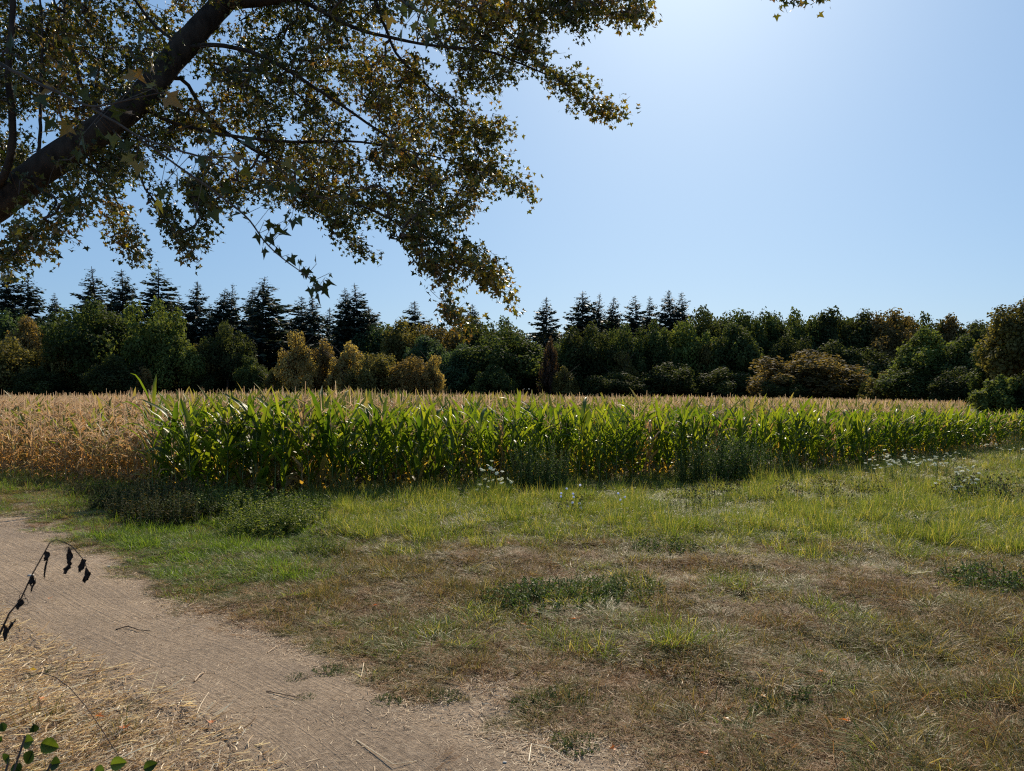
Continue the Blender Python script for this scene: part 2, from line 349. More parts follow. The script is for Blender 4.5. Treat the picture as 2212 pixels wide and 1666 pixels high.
# ------------------------------------------------------------------ instancing of uncountable ground cover (kind = stuff)
def source_collection(name, meshes):
    c = D.collections.new(name)
    for k, me in enumerate(meshes): c.objects.link(D.objects.new('%s_%02d' % (name, k), me))
    return c
def stuff(name, coll, nvar, pos, rot, scl, idx, label, cat):
    me = D.meshes.new(name); me.vertices.add(len(pos)); me.vertices.foreach_set('co', np.asarray(pos, float).ravel())
    a = me.attributes.new('rot', 'FLOAT_VECTOR', 'POINT'); a.data.foreach_set('vector', np.asarray(rot, float).ravel())
    a = me.attributes.new('scl', 'FLOAT_VECTOR', 'POINT'); a.data.foreach_set('vector', np.asarray(scl, float).ravel())
    a = me.attributes.new('idx', 'INT', 'POINT'); a.data.foreach_set('value', np.asarray(idx, np.int32))
    o = D.objects.new(name, me); COL.objects.link(o)
    ng = D.node_groups.new('scatter_' + name, 'GeometryNodeTree')
    ng.interface.new_socket('Geometry', in_out='INPUT', socket_type='NodeSocketGeometry'); ng.interface.new_socket('Geometry', in_out='OUTPUT', socket_type='NodeSocketGeometry')
    N = ng.nodes.new; L = ng.links.new
    gi, go = N('NodeGroupInput'), N('NodeGroupOutput'); ip = N('GeometryNodeInstanceOnPoints')
    ci = N('GeometryNodeCollectionInfo'); ci.inputs['Collection'].default_value = coll; ci.inputs['Separate Children'].default_value = True; ci.inputs['Reset Children'].default_value = True
    def na(nm, ty):
        n = N('GeometryNodeInputNamedAttribute'); n.data_type = ty; n.inputs['Name'].default_value = nm; return n.outputs['Attribute']
    L(gi.outputs[0], ip.inputs['Points']); L(ci.outputs[0], ip.inputs['Instance']); ip.inputs['Pick Instance'].default_value = True
    L(na('idx', 'INT'), ip.inputs['Instance Index']); L(na('rot', 'FLOAT_VECTOR'), ip.inputs['Rotation']); L(na('scl', 'FLOAT_VECTOR'), ip.inputs['Scale'])
    L(ip.outputs[0], go.inputs[0])
    md = o.modifiers.new('scatter', 'NODES'); md.node_group = ng
    return tag(o, label, cat, kind='stuff')

# ------------------------------------------------------------------ grass
def clump(seed, n, rad, ln, wd, bend, splay, flat=0.0, seg=4):
    rng = np.random.default_rng(seed); mb = MB()
    a = rng.uniform(0, 2 * np.pi, n); r = rad * np.sqrt(rng.uniform(0, 1, n))
    base = np.stack([r * np.cos(a), r * np.sin(a), np.full(n, -.01)], 1)
    L = ln * rng.uniform(.45, 1.15, n); az = a + rng.normal(0, .9, n)
    t0 = np.clip(rng.normal(splay, .3, n) + flat, 0.02, 1.5); b = bend * rng.uniform(.3, 1.6, n)
    t = np.linspace(0, 1, seg); P = np.zeros((n, seg, 3)); P[:, 0] = base
    for k in range(1, seg):
        th = np.clip(t0 + b * t[k], 0, 1.75); st = L / (seg - 1)
        P[:, k] = P[:, k - 1] + np.stack([np.sin(th) * np.cos(az) * st, np.sin(th) * np.sin(az) * st, np.cos(th) * st], 1)
    P[:, :, 2] = np.maximum(P[:, :, 2], -.004)
    ta = az + rng.normal(np.pi / 2, .6, n); S = np.stack([np.cos(ta), np.sin(ta), rng.normal(0, .25, n)], 1)[:, None]
    w = wd * rng.uniform(.6, 1.3, n)[:, None] * np.array([.8, 1, .75, .12] if seg == 4 else [1, .8, .1])[None]
    ribbons(mb, P, S, w, 0, rng.uniform(0, 1, n) * .55)
    return mb
def variants(name, k, mat, **kw):
    return source_collection(name, [clump(100 + 7 * j + hash(0) + len(name) * 31, **kw).mesh(name + '_clump', mat, False) for j in range(k)])
C_dry = variants('dry_turf', 6, M['g_dry'], n=120, rad=.12, ln=.082, wd=.0015, bend=2.0, splay=.8)
C_olive = variants('olive_turf', 6, M['g_olive'], n=110, rad=.11, ln=.090, wd=.0016, bend=1.7, splay=.65)
C_green = variants('green_turf', 6, M['g_green'], n=90, rad=.12, ln=.165, wd=.0020, bend=1.25, splay=.42)
C_lawn = variants('fresh_turf', 5, M['g_lawn'], n=110, rad=.12, ln=.11, wd=.0018, bend=1.5, splay=.55)
C_tuft = source_collection('tuft', [clump(50 + j, n=260, rad=.085, ln=.16, wd=.0016, bend=1.9, splay=.55).mesh('tuft_clump', m_, False) for j, m_ in enumerate([M['g_olive']] * 3 + [M['g_dry']] * 3 + [M['g_green']] * 3)])
C_thatch = variants('thatch', 5, M['thatch'], n=60, rad=.2, ln=.05, wd=.0013, bend=.3, splay=1.45, flat=.1, seg=3)
C_lit = variants('litter', 5, M['litter'], n=34, rad=.2, ln=.055, wd=.0022, bend=.1, splay=1.5, flat=.2, seg=3)

rng = np.random.default_rng(11)
def edge_signed(X, Y):
    """metres to the right of the path's right edge"""
    return dist_line(X, Y, PRs) * np.where(in_poly(X, Y, PATHPOLY), -1, 1)
EP = [(-260, 1010), (0, 1032), (150, 1038), (300, 1056), (380, 1082), (560, 1085), (700, 1072), (850, 1062), (1050, 1052), (1300, 1043), (1600, 1028), (1750, 1017), (1900, 1003), (2050, 984), (2212, 962), (2330, 950), (2700, 930)]
EDGE = np.array([G(*p) for p in EP]); EDX = np.array([p[0] for p in EP], float)
def px(X, Y): return CX + FPX * X / Y
def py(Y): return HOR + EYE * FPX / Y
def edgeY(X, Y): return np.interp(px(X, Y), EDX, EDGE[:, 1])

NP = 150000
u = rng.uniform(0, 1, NP); Yg = 2.7 + (29 - 2.7) * u ** 1.45
Xg = rng.uniform(-1, 1, NP) * (.76 * Yg + 1.2)
eY = edgeY(Xg, Yg); keep = (Yg < eY + 1.2) & ~((px(Xg, Yg) > 2050) & (Yg > 29))
Xg, Yg, eY = Xg[keep], Yg[keep], eY[keep]
side_l = (dist_line(Xg, Yg, PLs) < dist_line(Xg, Yg, PRs)) & (Yg < 7.5) | (in_poly(Xg, Yg, PATHPOLY))
inp = in_poly(Xg, Yg, PATHPOLY); s = np.where(inp, -1, 1) * dist_line(Xg, Yg, PRs)
PX, PY = px(Xg, Yg), py(Yg); n1 = noise(Xg, Yg, .9, 21); n2 = noise(Xg, Yg, 2.6, 22); n3 = noise(Xg, Yg, .35, 23, 2)
left_side = ~inp & (dist_line(Xg, Yg, PLs) < dist_line(Xg, Yg, PRs))
dens = sstep(-.05, 1.0, s + (n2 - .5) * 1.5) * .98
dens = np.where(inp, (n2 > .80) * .25 * (s > -.5), dens); dens = np.where(left_side, .06 * (n2 > .55), dens)
dens *= np.where(n2 < .28, .75, 1)
dens *= np.where((PY > 1330) & (PX < 1900), .35 + .65 * sstep(.42, .60, n1 * .5 + n2 * .5 + sstep(1.1, 3.5, s) * .25), 1)
dens *= np.interp(Yg, [2.7, 6, 12, 25], [1, .95, .8, .6])
ok = rng.uniform(0, 1, len(Xg)) < dens
Xg, Yg, eY, s, PX, PY, n1, n2, n3, inp, left_side = [a[ok] for a in (Xg, Yg, eY, s, PX, PY, n1, n2, n3, inp, left_side)]
# which kind grows where
jit = (n1 - .5) * 170 + (n2 - .5) * 90 + rng.normal(0, 14, len(Xg))
gb_lo = np.interp(PX, [200, 700, 900, 1500, 2212], [1230, 1180, 1178, 1172, 1215])
gb_hi = np.interp(PX, [0, 350, 690, 900, 1500, 1600, 2212], [1050, 1080, 1082, 1070, 1045, 1060, 1085])
green_band = (PX > 640) & (PY + jit * .5 < gb_lo) & (PY + jit * .4 > gb_hi)
lawn = (PX > 120) & (PX < 700) & (PY + jit * .35 > 1130) & (PY + jit * .5 < np.interp(PX, [120, 350, 700], [1195, 1260, 1240])) & (s > .3)
behind = PY <= gb_hi
r = rng.uniform(0, 1, len(Xg)); kind = np.zeros(len(Xg), int)          # 0 dry 1 olive 2 green 3 lawn
kind = np.where(r < np.interp(n1 * .5 + n2 * .5, [.38, .62], [.12, .36]), 1, kind)
kind = np.where((PX > 560) & (PX < 1100) & (PY < 1300) & (PY > 1180) & (r < .5), 1, kind)
kind = np.where((n1 > .62) & (r < .12), 2, kind)
kind = np.where(green_band & (r < .55), 2, kind); kind = np.where(green_band & (r >= .55), np.where(r > .84, 0, 1), kind)
kind = np.where(behind, np.where(r < .55, 1, np.where(r < .8, 2, 0)), kind)
kind = np.where((PX < 640) & ~lawn & (PY < 1300), np.where(r < .45, 1, np.where(r < .62, 3, 0)), kind)
kind = np.where(lawn & (r < .78), 3, kind)
kind = np.where(inp | left_side, np.where(r < .5, 1, 0), kind)
tall = .86 + .3 * n2
tall *= np.where(behind, 1.55, 1) * np.where((kind == 2) & ~green_band, .62, 1) * np.where(s < .8, .55 + .5 * np.clip(s, 0, .8), 1)
tall *= np.where(kind == 0, .85, 1)
tuft = noise(Xg, Yg, 3.6, 77, 2); tall *= np.interp(tuft, [.25, .45, .60, .72], [.45, .8, 1.35, 2.1])
for kd, (nm, cc, lab) in enumerate([('dry_grass', C_dry, 'short parched brown grass over the right foreground'), ('olive_grass', C_olive, 'dull olive grass tufts mixed through the parched turf'),
        ('green_grass', C_green, 'yellow green grass band in front of the maize'), ('fresh_grass', C_lawn, 'bright fresh green grass patch beside the path bend')]):
    k = kind == kd; n = int(k.sum()); sz = tall[k] * rng.uniform(.7, 1.3, n)
    pos = np.stack([Xg[k], Yg[k], gz(Xg[k], Yg[k])], 1); rot = np.stack([rng.normal(0, .12, n), rng.normal(0, .12, n), rng.uniform(0, 6.28, n)], 1)
    wv = rng.uniform(.85, 1.25, n) * np.interp(Yg[k], [3, 12, 25], [.9, 1.1, 1.5])
    stuff(nm, cc, 6, pos, rot, np.stack([wv, wv, sz], 1), rng.integers(0, 6 if kd < 3 else 5, n), lab, 'grass')
    print(nm, n)

n = 7500
Yt = 2.8 + 9 * rng.uniform(0, 1, n) ** 1.25; Xt = rng.uniform(-1, 1, n) * (.76 * Yt + 1); st_ = dist_line(Xt, Yt, PRs) * np.where(in_poly(Xt, Yt, PATHPOLY), -1, 1)
lsd = ~in_poly(Xt, Yt, PATHPOLY) & (dist_line(Xt, Yt, PLs) < dist_line(Xt, Yt, PRs)); nt2 = noise(Xt, Yt, .8, 88)
k = ~lsd & (st_ > .12) & (rng.uniform(0, 1, n) < np.interp(nt2, [.40, .58], [.18, 1]) * (.45 + .55 * sstep(.2, 1.2, st_))) & (py(Yt) > 1130)
Xt, Yt, st_ = Xt[k], Yt[k], st_[k]; n = len(Xt); print('tufts', n)
rt = rng.uniform(0, 1, n); sz = rng.uniform(.6, 1.35, n) * (.6 + .3 * sstep(.3, 1.5, st_))
stuff('tussock_grass', C_tuft, 9, np.stack([Xt, Yt, gz(Xt, Yt)], 1), np.stack([rng.normal(0, .1, n), rng.normal(0, .1, n), rng.uniform(0, 6.28, n)], 1), np.stack([sz * rng.uniform(.8, 1.4, n), sz * rng.uniform(.8, 1.4, n), sz], 1),
      np.where(rt < .58, rng.integers(0, 3, n), np.where(rt < .78, rng.integers(3, 6, n), rng.integers(6, 9, n))), 'low tufted bunches of half dry grass dotting the turf', 'grass')

# litter of straw crumbs on path edges and bare soil
n = 15000
Yl = 2.7 + 10 * rng.uniform(0, 1, n) ** 1.3; Xl = rng.uniform(-1, 1, n) * (.76 * Yl + 1)
inl = in_poly(Xl, Yl, PATHPOLY); sr = dist_line(Xl, Yl, PRs); sl = dist_line(Xl, Yl, PLs); nn = noise(Xl, Yl, 2.0, 41)
dl = np.where(inl, .22 + .5 * sstep(.45, 0, np.minimum(sr, sl)), np.where(sr < sl, sstep(1.9, .2, sr) * (nn > .35) * .8 + .03, .8))
k = rng.uniform(0, 1, n) < dl; Xl, Yl, inl = Xl[k], Yl[k], inl[k]; n = len(Xl)
stuff('straw_crumbs', C_lit, 5, np.stack([Xl, Yl, gz(Xl, Yl) + .012], 1), np.stack([np.zeros(n), np.zeros(n), rng.uniform(0, 6.28, n)], 1),
      np.stack([np.ones(n) * 1.0] * 3, 1) * rng.uniform(.6, 1.2, n)[:, None], rng.integers(0, 5, n), 'pale chips of straw and dead stems strewn along the path edges', 'litter')

k = (rng.uniform(0, 1, len(Xg)) < .14) & (s > -.1) & (PY > 1165); n = int(k.sum()); print('thatch', n)
stuff('thatch', C_thatch, 5, np.stack([Xg[k] + rng.normal(0, .08, n), Yg[k] + rng.normal(0, .08, n), gz(Xg[k], Yg[k]) + .018], 1), np.stack([rng.normal(0, .1, n), rng.normal(0, .1, n), rng.uniform(0, 6.28, n)], 1),
      np.ones((n, 3)) * rng.uniform(.7, 1.3, n)[:, None], rng.integers(0, 5, n), 'matted dead grass bits lying through the parched turf', 'dead grass')

# loose straw mat at lower left
n = 60000
Ys = rng.uniform(2.4, 6.6, n); Xs = rng.uniform(-5.4, -.2, n)
k = ~in_poly(Xs, Ys, PATHPOLY) & (dist_line(Xs, Ys, PLs) < dist_line(Xs, Ys, PRs)); near = dist_line(Xs, Ys, PLs)
lw = in_poly(Xs, Ys, PATHPOLY) & (dist_line(Xs, Ys, PLs) < .22) & (rng.uniform(0, 1, n) < .35)
k = (k & (rng.uniform(0, 1, n) < .35 + .65 * sstep(0, .5, near) * (noise(Xs, Ys, 2.4, 52) > .28))) | lw
Xs, Ys = Xs[k], Ys[k]; n = len(Xs)
L = rng.gamma(2.2, .020, n) + .015; az = rng.normal(.25, .8, n); el = np.abs(rng.normal(0, .22, n)) * rng.choice([1, 1, 1, 2.2], n)
T = np.stack([np.cos(az) * np.cos(el), np.sin(az) * np.cos(el), np.sin(el)], 1)
base = np.stack([Xs, Ys, gz(Xs, Ys) + rng.uniform(.004, .035, n)], 1)
tt = np.linspace(0, 1, 4); sag = rng.normal(0, .10, (n, 1)) * L[:, None]
P = base[:, None] + T[:, None] * (L[:, None] * tt[None])[..., None]
sd2 = np.stack([-np.sin(az), np.cos(az), np.zeros(n)], 1)
P = P + sd2[:, None] * (sag * (4 * tt * (1 - tt))[None])[..., None]
wd = rng.uniform(.0010, .0034, n)[:, None] * np.ones((1, 4))
mb = MB(); up = np.array((0, 0, 1.0)); Sx = unit(sd2 + up * rng.normal(0, .5, (n, 1)))[:, None]
ribbons(mb, P, Sx, wd, .8, rng.uniform(0, 1, n))
o = mb.build('straw', M['straw'], smooth=False); tag(o, 'loose golden straw spread beside the path at lower left', 'straw', kind='stuff')

# ------------------------------------------------------------------ maize
def maize(seed, dry=False, lod=0, tassel=True, nl=11, mix=False):
    """returns MBs: stalk, leaves, tassel; leaf top near 1.5 m"""
    rng = np.random.default_rng(seed); H = 1.28
    st, lf, ts = MB(), MB(), MB()
    lean = rng.normal(0, .03, 2)
    zz = np.linspace(0 if lod == 0 else .7, H + .05, 7 if lod == 0 else 3)
    ctr = lambda z: np.stack([lean[0] * z + .012 * np.sin(z * 5 + seed), lean[1] * z + .012 * np.cos(z * 4), z], -1)
    tube(st, ctr(zz), np.linspace(.014, .006, len(zz)) * (1 if lod == 0 else 1.3), 5 if lod == 0 else 3, rng.uniform())
    n = nl if lod == 0 else 4
    top_ = H * (.80 if (dry or mix) else 1); hz = np.linspace(.16, top_, n) if lod == 0 else np.linspace(.7, top_, n); hz = hz + rng.normal(0, .025, n)
    f = hz / H; az0 = rng.uniform(0, 6.28); az = az0 + np.arange(n) * np.pi + rng.normal(0, .45, n)
    Lf = (.42 + .38 * np.sin(np.clip(f, 0, 1) * 2.4)) * rng.uniform(.75, 1.2, n) * (.78 if dry else 1)
    a0 = np.radians(rng.normal(28, 9, n)) * (1.15 - .45 * f)      # from vertical
    dr = np.radians(np.abs(rng.normal(40, 30, n))) * (1.3 - .6 * f) * (2.2 if dry else 1)
    S = 8 if lod == 0 else 4; t = np.linspace(0, 1, S); P = np.zeros((n, S, 3)); P[:, 0] = ctr(hz)
    Tw = rng.normal(0, .5 if not dry else 1.3, n)
    for k in range(1, S):
        th = a0 + dr * t[k] ** 1.5; step = Lf / (S - 1)
        P[:, k] = P[:, k - 1] + np.stack([np.sin(th) * np.cos(az), np.sin(th) * np.sin(az), np.cos(th)], 1) * step[:, None]
    P += rng.normal(0, .006 if not dry else .012, P.shape) * (t[None, :, None] > 0)
    P[..., 2] = np.maximum(P[..., 2], .03)
    T = unit(np.gradient(P, axis=1)); sx = np.stack([-np.sin(az), np.cos(az), np.zeros(n)], 1)[:, None] + np.zeros_like(P)
    Nn = unit(np.cross(T, sx)); tw = (Tw[:, None] * t[None])[..., None]; Sd = unit(sx * np.cos(tw) + Nn * np.sin(tw))
    wmax = rng.uniform(.036, .050, n) * (.55 if dry else 1) * (1 if lod == 0 else 1.2)
    prof = np.interp(t, [0, .12, .35, .65, .88, 1], [.45, .8, 1, .85, .42, .03])
    # leaves whither from the foot of the plant upwards
    rn = rng.uniform(0, .9, n)
    if dry: rn = np.where((f < .5) & (rng.uniform(0, 1, n) < .5), rng.uniform(.93, 1, n), rn)
    if not dry: rn = np.where((f < .42) & (rng.uniform(0, 1, n) < .5 - f * .6), rng.uniform(.96, 1, n), rn * .95)
    ribbons(lf, P, Sd, wmax[:, None] * prof[None], .45 if not dry else .8, rn)
    if tassel:
        nt_ = 11 if lod == 0 else 8; top = ctr(np.array([H + .03]))[0]; s2 = 5 if lod == 0 else 3; tt = np.linspace(0, 1, s2)
        az = rng.uniform(0, 6.28, nt_); an = np.radians(rng.uniform(18, 60, nt_)); an[0] = .05; Lt = rng.uniform(.14, .25, nt_); Lt[0] = .36
        hb = rng.uniform(0, .09, nt_); hb[0] = 0
        P = np.zeros((nt_, s2, 3)); P[:, 0] = top + np.stack([hb * 0, hb * 0, hb], 1)
        for k in range(1, s2):
            th = an + tt[k] * .7 * (np.arange(nt_) > 0); P[:, k] = P[:, k - 1] + np.stack([np.sin(th) * np.cos(az), np.sin(th) * np.sin(az), np.cos(th)], 1) * (Lt / (s2 - 1))[:, None]
        w = (.0085 if lod == 0 else .015) * np.interp(tt, [0, .3, 1], [.5, 1, .5])[None] * np.ones((nt_, 1))
        for ph in (0, np.pi / 2):
            sx = np.stack([np.cos(az + np.pi / 2 + ph), np.sin(az + np.pi / 2 + ph), .3 * np.ones(nt_)], 1)[:, None]
            ribbons(ts, P, unit(sx), w, 0, rng.uniform(0, 1, nt_))
    return st, lf, ts

def joined(seed, dry, lod, tassel, mats):
    parts = maize(seed, dry, lod, tassel, mix=mats[1] is M['corn_olive']); mb = MB(); mi = []
    for q, pmb in enumerate(parts):
        if pmb.n == 0: continue
        mb.V += pmb.V; mb.R += pmb.R; mb.F += [f + mb.n for f in pmb.F]; nf = sum(len(f) for f in pmb.F); mi += [q] * nf; mb.n += pmb.n
    me = mb.mesh('maize_clump')
    for m in mats: me.materials.append(m)
    me.polygons.foreach_set('material_index', np.array(mi, np.int32)); me.update(); return me
NG, ND = 9, 7
GP = [maize(400 + i, False, 0, i % 3 == 0) for i in range(NG)]
GP = [[(m.mesh('maize_' + nm, mt) if m.n else None) for m, nm, mt in zip(p_, ('stalk', 'leaves', 'tassel'), (M['stalk_green'], M['corn_green'], M['tassel']))] for p_ in GP]
DP = [maize(600 + i, True, 0, True) for i in range(ND)]
DP = [[m.mesh('dry_maize_' + nm, mt) for m, nm, mt in zip(p_, ('stalk', 'leaves', 'tassel'), (M['stalk_dry'], M['corn_dry'], M['tassel']))] for p_ in DP]

rng = np.random.default_rng(5)
def hmul(PXv, depth, green):
    green = np.asarray(green)
    h = np.interp(PXv, [-200, 0, 350, 700, 1100, 1600, 2000, 2212, 2500], [.98, .98, 1.0, 1.02, .98, .93, .83, .78, .76]) * np.where(green, np.interp(PXv, [700, 1000], [.875, .835]), 1.04)
    front = np.where(PXv < 380, np.interp(depth, [0, 1.5, 5], [.68, .82, 1.0]), 1.0)
    far = np.where(PXv > 1200, np.interp(depth, [5, 45], [1, .96]), 1.0)
    lump = 1 + .16 * (noise(np.asarray(PXv) / 60., np.asarray(depth) * .8, 1, 207, 2) - .5)
    return h * front * far * lump
def edge_rows(off, step):
    d = np.r_[0, np.cumsum(np.linalg.norm(np.diff(EDGE, axis=0), axis=1))]; t = np.arange(0, d[-1], step)
    x = np.interp(t, d, EDGE[:, 0]); y = np.interp(t, d, EDGE[:, 1]) + off
    return x, y
def is_green(x, y, rng):
    P_ = px(x, y); dpt = y - edgeY(x, y); nz_ = noise(x, y, .5, 61, 2)
    lim = np.interp(P_, [330, 400, 900, 1500, 2212], [.5, 2.2, 3.0, 4.5, 5]) + (nz_ - .5) * 2.5
    pr = np.where(P_ < 335, .05, np.where(dpt < lim, .94, .12))
    return rng.uniform(0, 1, len(x)) < pr
x0, y0 = edge_rows(.0, .20); x1, y1 = edge_rows(.30, .26)
xa = np.r_[x0, x1] + rng.normal(0, .035, len(x0) + len(x1)); ya = np.r_[y0, y1] + rng.normal(0, .07, len(x0) + len(x1)); row = np.r_[np.zeros(len(x0)), np.ones(len(x1))]
vis = (px(xa, ya) > -40) & (px(xa, ya) < 2260); xa, ya, row = xa[vis], ya[vis], row[vis]
order = np.argsort(ya + row * .1); sel = order[:299]; rest = order[299:]
gr = is_green(xa, ya, rng)
def zone(P_):
    for lim, s_ in ((120, 'at the far left end of the field edge'), (335, 'between the left field corner and the dark weeds'), (520, 'above the dark weed heap at the field corner'), (760, 'left of the tallest green plants at the field corner'),
                    (1000, 'between the field corner and the wild carrots'), (1110, 'behind the small wild carrot clump'), (1260, 'behind the dark leafy weeds at mid edge'),
                    (1480, 'between the blue chicory and the dark tall weeds'), (1680, 'behind the tall dark weed thicket'), (1880, 'just left of the large wild carrot patch'), (2080, 'behind the large wild carrot patch')):
        if P_ < lim: return s_
    return 'at the far right end of the field edge'
for k in sel:
    x, y = float(xa[k]), float(ya[k]); P_ = px(x, y); g_ = bool(gr[k]); v = rng.integers(0, NG if g_ else ND)
    s_ = float(hmul(P_, y - edgeY(np.array([x]), np.array([y]))[0], g_)) * float(np.clip(rng.normal(1, .075), .82, 1.22))
    e = empty('maize_plant', (x, y, float(gz(x, y)) - .01), rng.uniform(0, 6.28), (s_ * rng.uniform(.9, 1.1),) * 2 + (s_,))
    zt = zone(P_)
    if g_: tag(e, 'green broad-leaved maize plant ' + zt, 'maize plant', 'green maize plants ' + zt)
    else: tag(e, 'withered tan maize plant ' + zt, 'maize plant', 'withered maize plants ' + zt)
    st, lf, ts = (GP if g_ else DP)[v]
    child('stalk', st, e); child('leaves', lf, e)
    if ts: child('tassel', ts, e)
# tall lone one at the left end of the green rows
lx, ly = G(331, 1075)
e = empty('maize_plant', (lx, ly, 0), 1.9, (.8, .8, 1.14)); tag(e, 'single tall green maize plant standing up at the left end of the green rows', 'maize plant')
for nm, me in zip(('stalk', 'leaves', 'tassel'), GP[3]): child(nm, me, e)

# the rest of the field
mg = [joined(400 + i, False, 0, i % 3 == 0, (M['stalk_green'], M['corn_green'], M['tassel'])) for i in range(NG)]
md_ = [joined(600 + i, True, 0, True, (M['stalk_dry'], M['corn_dry'], M['tassel'])) for i in range(ND)]
mo = [joined(650 + i, False, 0, True, (M['stalk_dry'], M['corn_olive'], M['tassel'])) for i in range(4)]
ml = [joined(700 + i, True, 1, True, (M['stalk_dry'], M['corn_dry'], M['tassel'])) for i in range(6)]
mlo = [joined(720 + i, False, 1, True, (M['stalk_dry'], M['corn_olive'], M['tassel'])) for i in range(3)]
CF = source_collection('maize_source', mg + md_ + mo + ml + mlo)      # 0-8 green, 9-15 dry, 16-19 olive, 20-25 far dry, 26-28 far olive
def field_pts(y0_, y1_, dens_, xl=.80):
    out = []; yy = y0_
    while yy < y1_:
        rowgap = .5 if yy < 35 else .75; sp = 1 / (dens_ * rowgap) * (1 if yy < 35 else 1)
        xx = np.arange(-xl * yy - 3, xl * yy + 3, sp); out.append(np.stack([xx + rng.normal(0, sp * .25, len(xx)), np.full(len(xx), yy) + rng.normal(0, rowgap * .16, len(xx))], 1)); yy += rowgap
    return np.concatenate(out)
A = field_pts(11.5, 34, 7.0); B = field_pts(34, 112, 3.6)
fld = np.concatenate([A, B]); fx, fy = fld[:, 0], fld[:, 1]; dpt = fy - edgeY(fx, fy); PXf = px(fx, fy)
back = np.interp(PXf, [0, 1400, 1600, 2212], [110, 110, 92, 80])
k = (dpt > .50) & (fy < back) & ~((fx / fy > .612) & (dpt > 1.6) & (fy > 22)); fx, fy, dpt, PXf = fx[k], fy[k], dpt[k], PXf[k]
fx = np.r_[fx, xa[rest]]; fy = np.r_[fy, ya[rest]]; dpt = fy - edgeY(fx, fy); PXf = px(fx, fy); n = len(fx)
gf = is_green(fx, fy, rng); r = rng.uniform(0, 1, n)
near = fy < 34
ol = r < np.where(PXf < 350, .16, .92) * np.interp(dpt, [0, 8, 30], [1, .8, .3])
idx = np.where(near, np.where(gf & (dpt < 9), rng.integers(0, 9, n), np.where(ol, rng.integers(16, 20, n), rng.integers(9, 16, n))), np.where(ol, rng.integers(26, 29, n), rng.integers(20, 26, n)))
hh = hmul(PXf, dpt, idx < 9) * rng.normal(1, .045, n) * np.where(idx < 9, 1.0, 1.02)
wx = hh * rng.uniform(.9, 1.15, n)
print('maize instances', n)
stuff('maize_field', CF, 29, np.stack([fx, fy, gz(fx, fy) - .01], 1), np.stack([rng.normal(0, .03, n), rng.normal(0, .03, n), rng.uniform(0, 6.28, n)], 1),
      np.stack([wx, wx, hh], 1), idx, 'mass of ripe maize with pale tassels filling the field behind the front rows', 'maize field')

# ------------------------------------------------------------------ far trees
def crown_mesh(seed, h=14., r=6., n=9000, sz=.36, nlobe=46, low=-.02, loose=.0, name='crown', lobes_r=(.11, .38), shape='round'):
    rng = np.random.default_rng(seed); mb = MB()
    cz = h * (low + (1 - low) / 2); hz = h * (1 - low) / 2
    d = unit(rng.normal(size=(nlobe, 3))); d[:, 2] = np.where(d[:, 2] < -.5, -d[:, 2] * .4, d[:, 2])
    rr = rng.uniform(.42, 1.0, nlobe); rr[0] = .85; d[0] = (.1, 0, .99)
    c = d * rr[:, None]; lr = rng.uniform(*lobes_r, nlobe) * (1.25 - .45 * rr)
    if shape == 'tall': c[:, :2] *= (1 - .35 * np.clip(c[:, 2:3], -1, 1))
    pk = rng.choice(nlobe, n, p=lr ** 2 / (lr ** 2).sum()); dd = unit(rng.normal(size=(n, 3)))
    q = c[pk] + dd * (lr[pk] * rng.uniform(.50, 1.12 + loose, n) )[:, None]
    q[:, 0:2] *= r; q[:, 2] = q[:, 2] * hz + cz
    out = unit(dd + rng.normal(0, .65, (n, 3)) + np.array((0, 0, .25)))
    R = frames(unit(np.cross(out, rng.normal(size=(n, 3)))), rng, out); R = np.stack([R[..., 0], np.cross(out, R[..., 0]), out], -1)
    T = np.array([(-.5, -.32, 0), (.1, -.5, .06), (.55, .05, 0), (.2, .48, .07), (-.42, .36, -.03)])
    tint = np.clip(noise(q[:, 0] + q[:, 2], q[:, 1] - q[:, 2], .45, seed) * .7 + rng.uniform(0, .45, n) - .08, 0, 1)
    scatter(mb, T, [np.array([[0, 1, 2, 3, 4]])], q, R, sz * rng.uniform(.4, 1.25, n), tint)
    return mb.mesh(name, M['t_green'], False)
def trunk_mesh(seed, h, r0, crown=True, name='trunk'):
    rng = np.random.default_rng(seed); mb = MB()
    z = np.linspace(-.2, h * .8, 8); P = np.stack([.15 * np.sin(z * .5 + seed), .15 * np.cos(z * .4), z], 1); tube(mb, P, np.linspace(r0, r0 * .2, 8), 7)
    for b in range(9 if crown else 0):
        z0 = h * rng.uniform(.22, .6); a = rng.uniform(0, 6.28); L = h * rng.uniform(.18, .32); t = np.linspace(0, 1, 5)
        Pb = np.stack([np.cos(a) * L * t, np.sin(a) * L * t, z0 + L * .9 * t ** .8], 1); tube(mb, Pb, np.linspace(r0 * .4, r0 * .08, 5), 5)
    return mb.mesh(name, M['trunk_far'])
BC = [crown_mesh(900 + i, 14, 6, 20000, .38, nlobe=64 + 7 * i, shape='round') for i in range(6)]
LC = [crown_mesh(930 + i, 10, 3.4, 8000, .28, nlobe=44, low=-.02, loose=.25, lobes_r=(.14, .26), shape='tall') for i in range(3)]
BT = [trunk_mesh(950 + i, 13, .32) for i in range(2)]
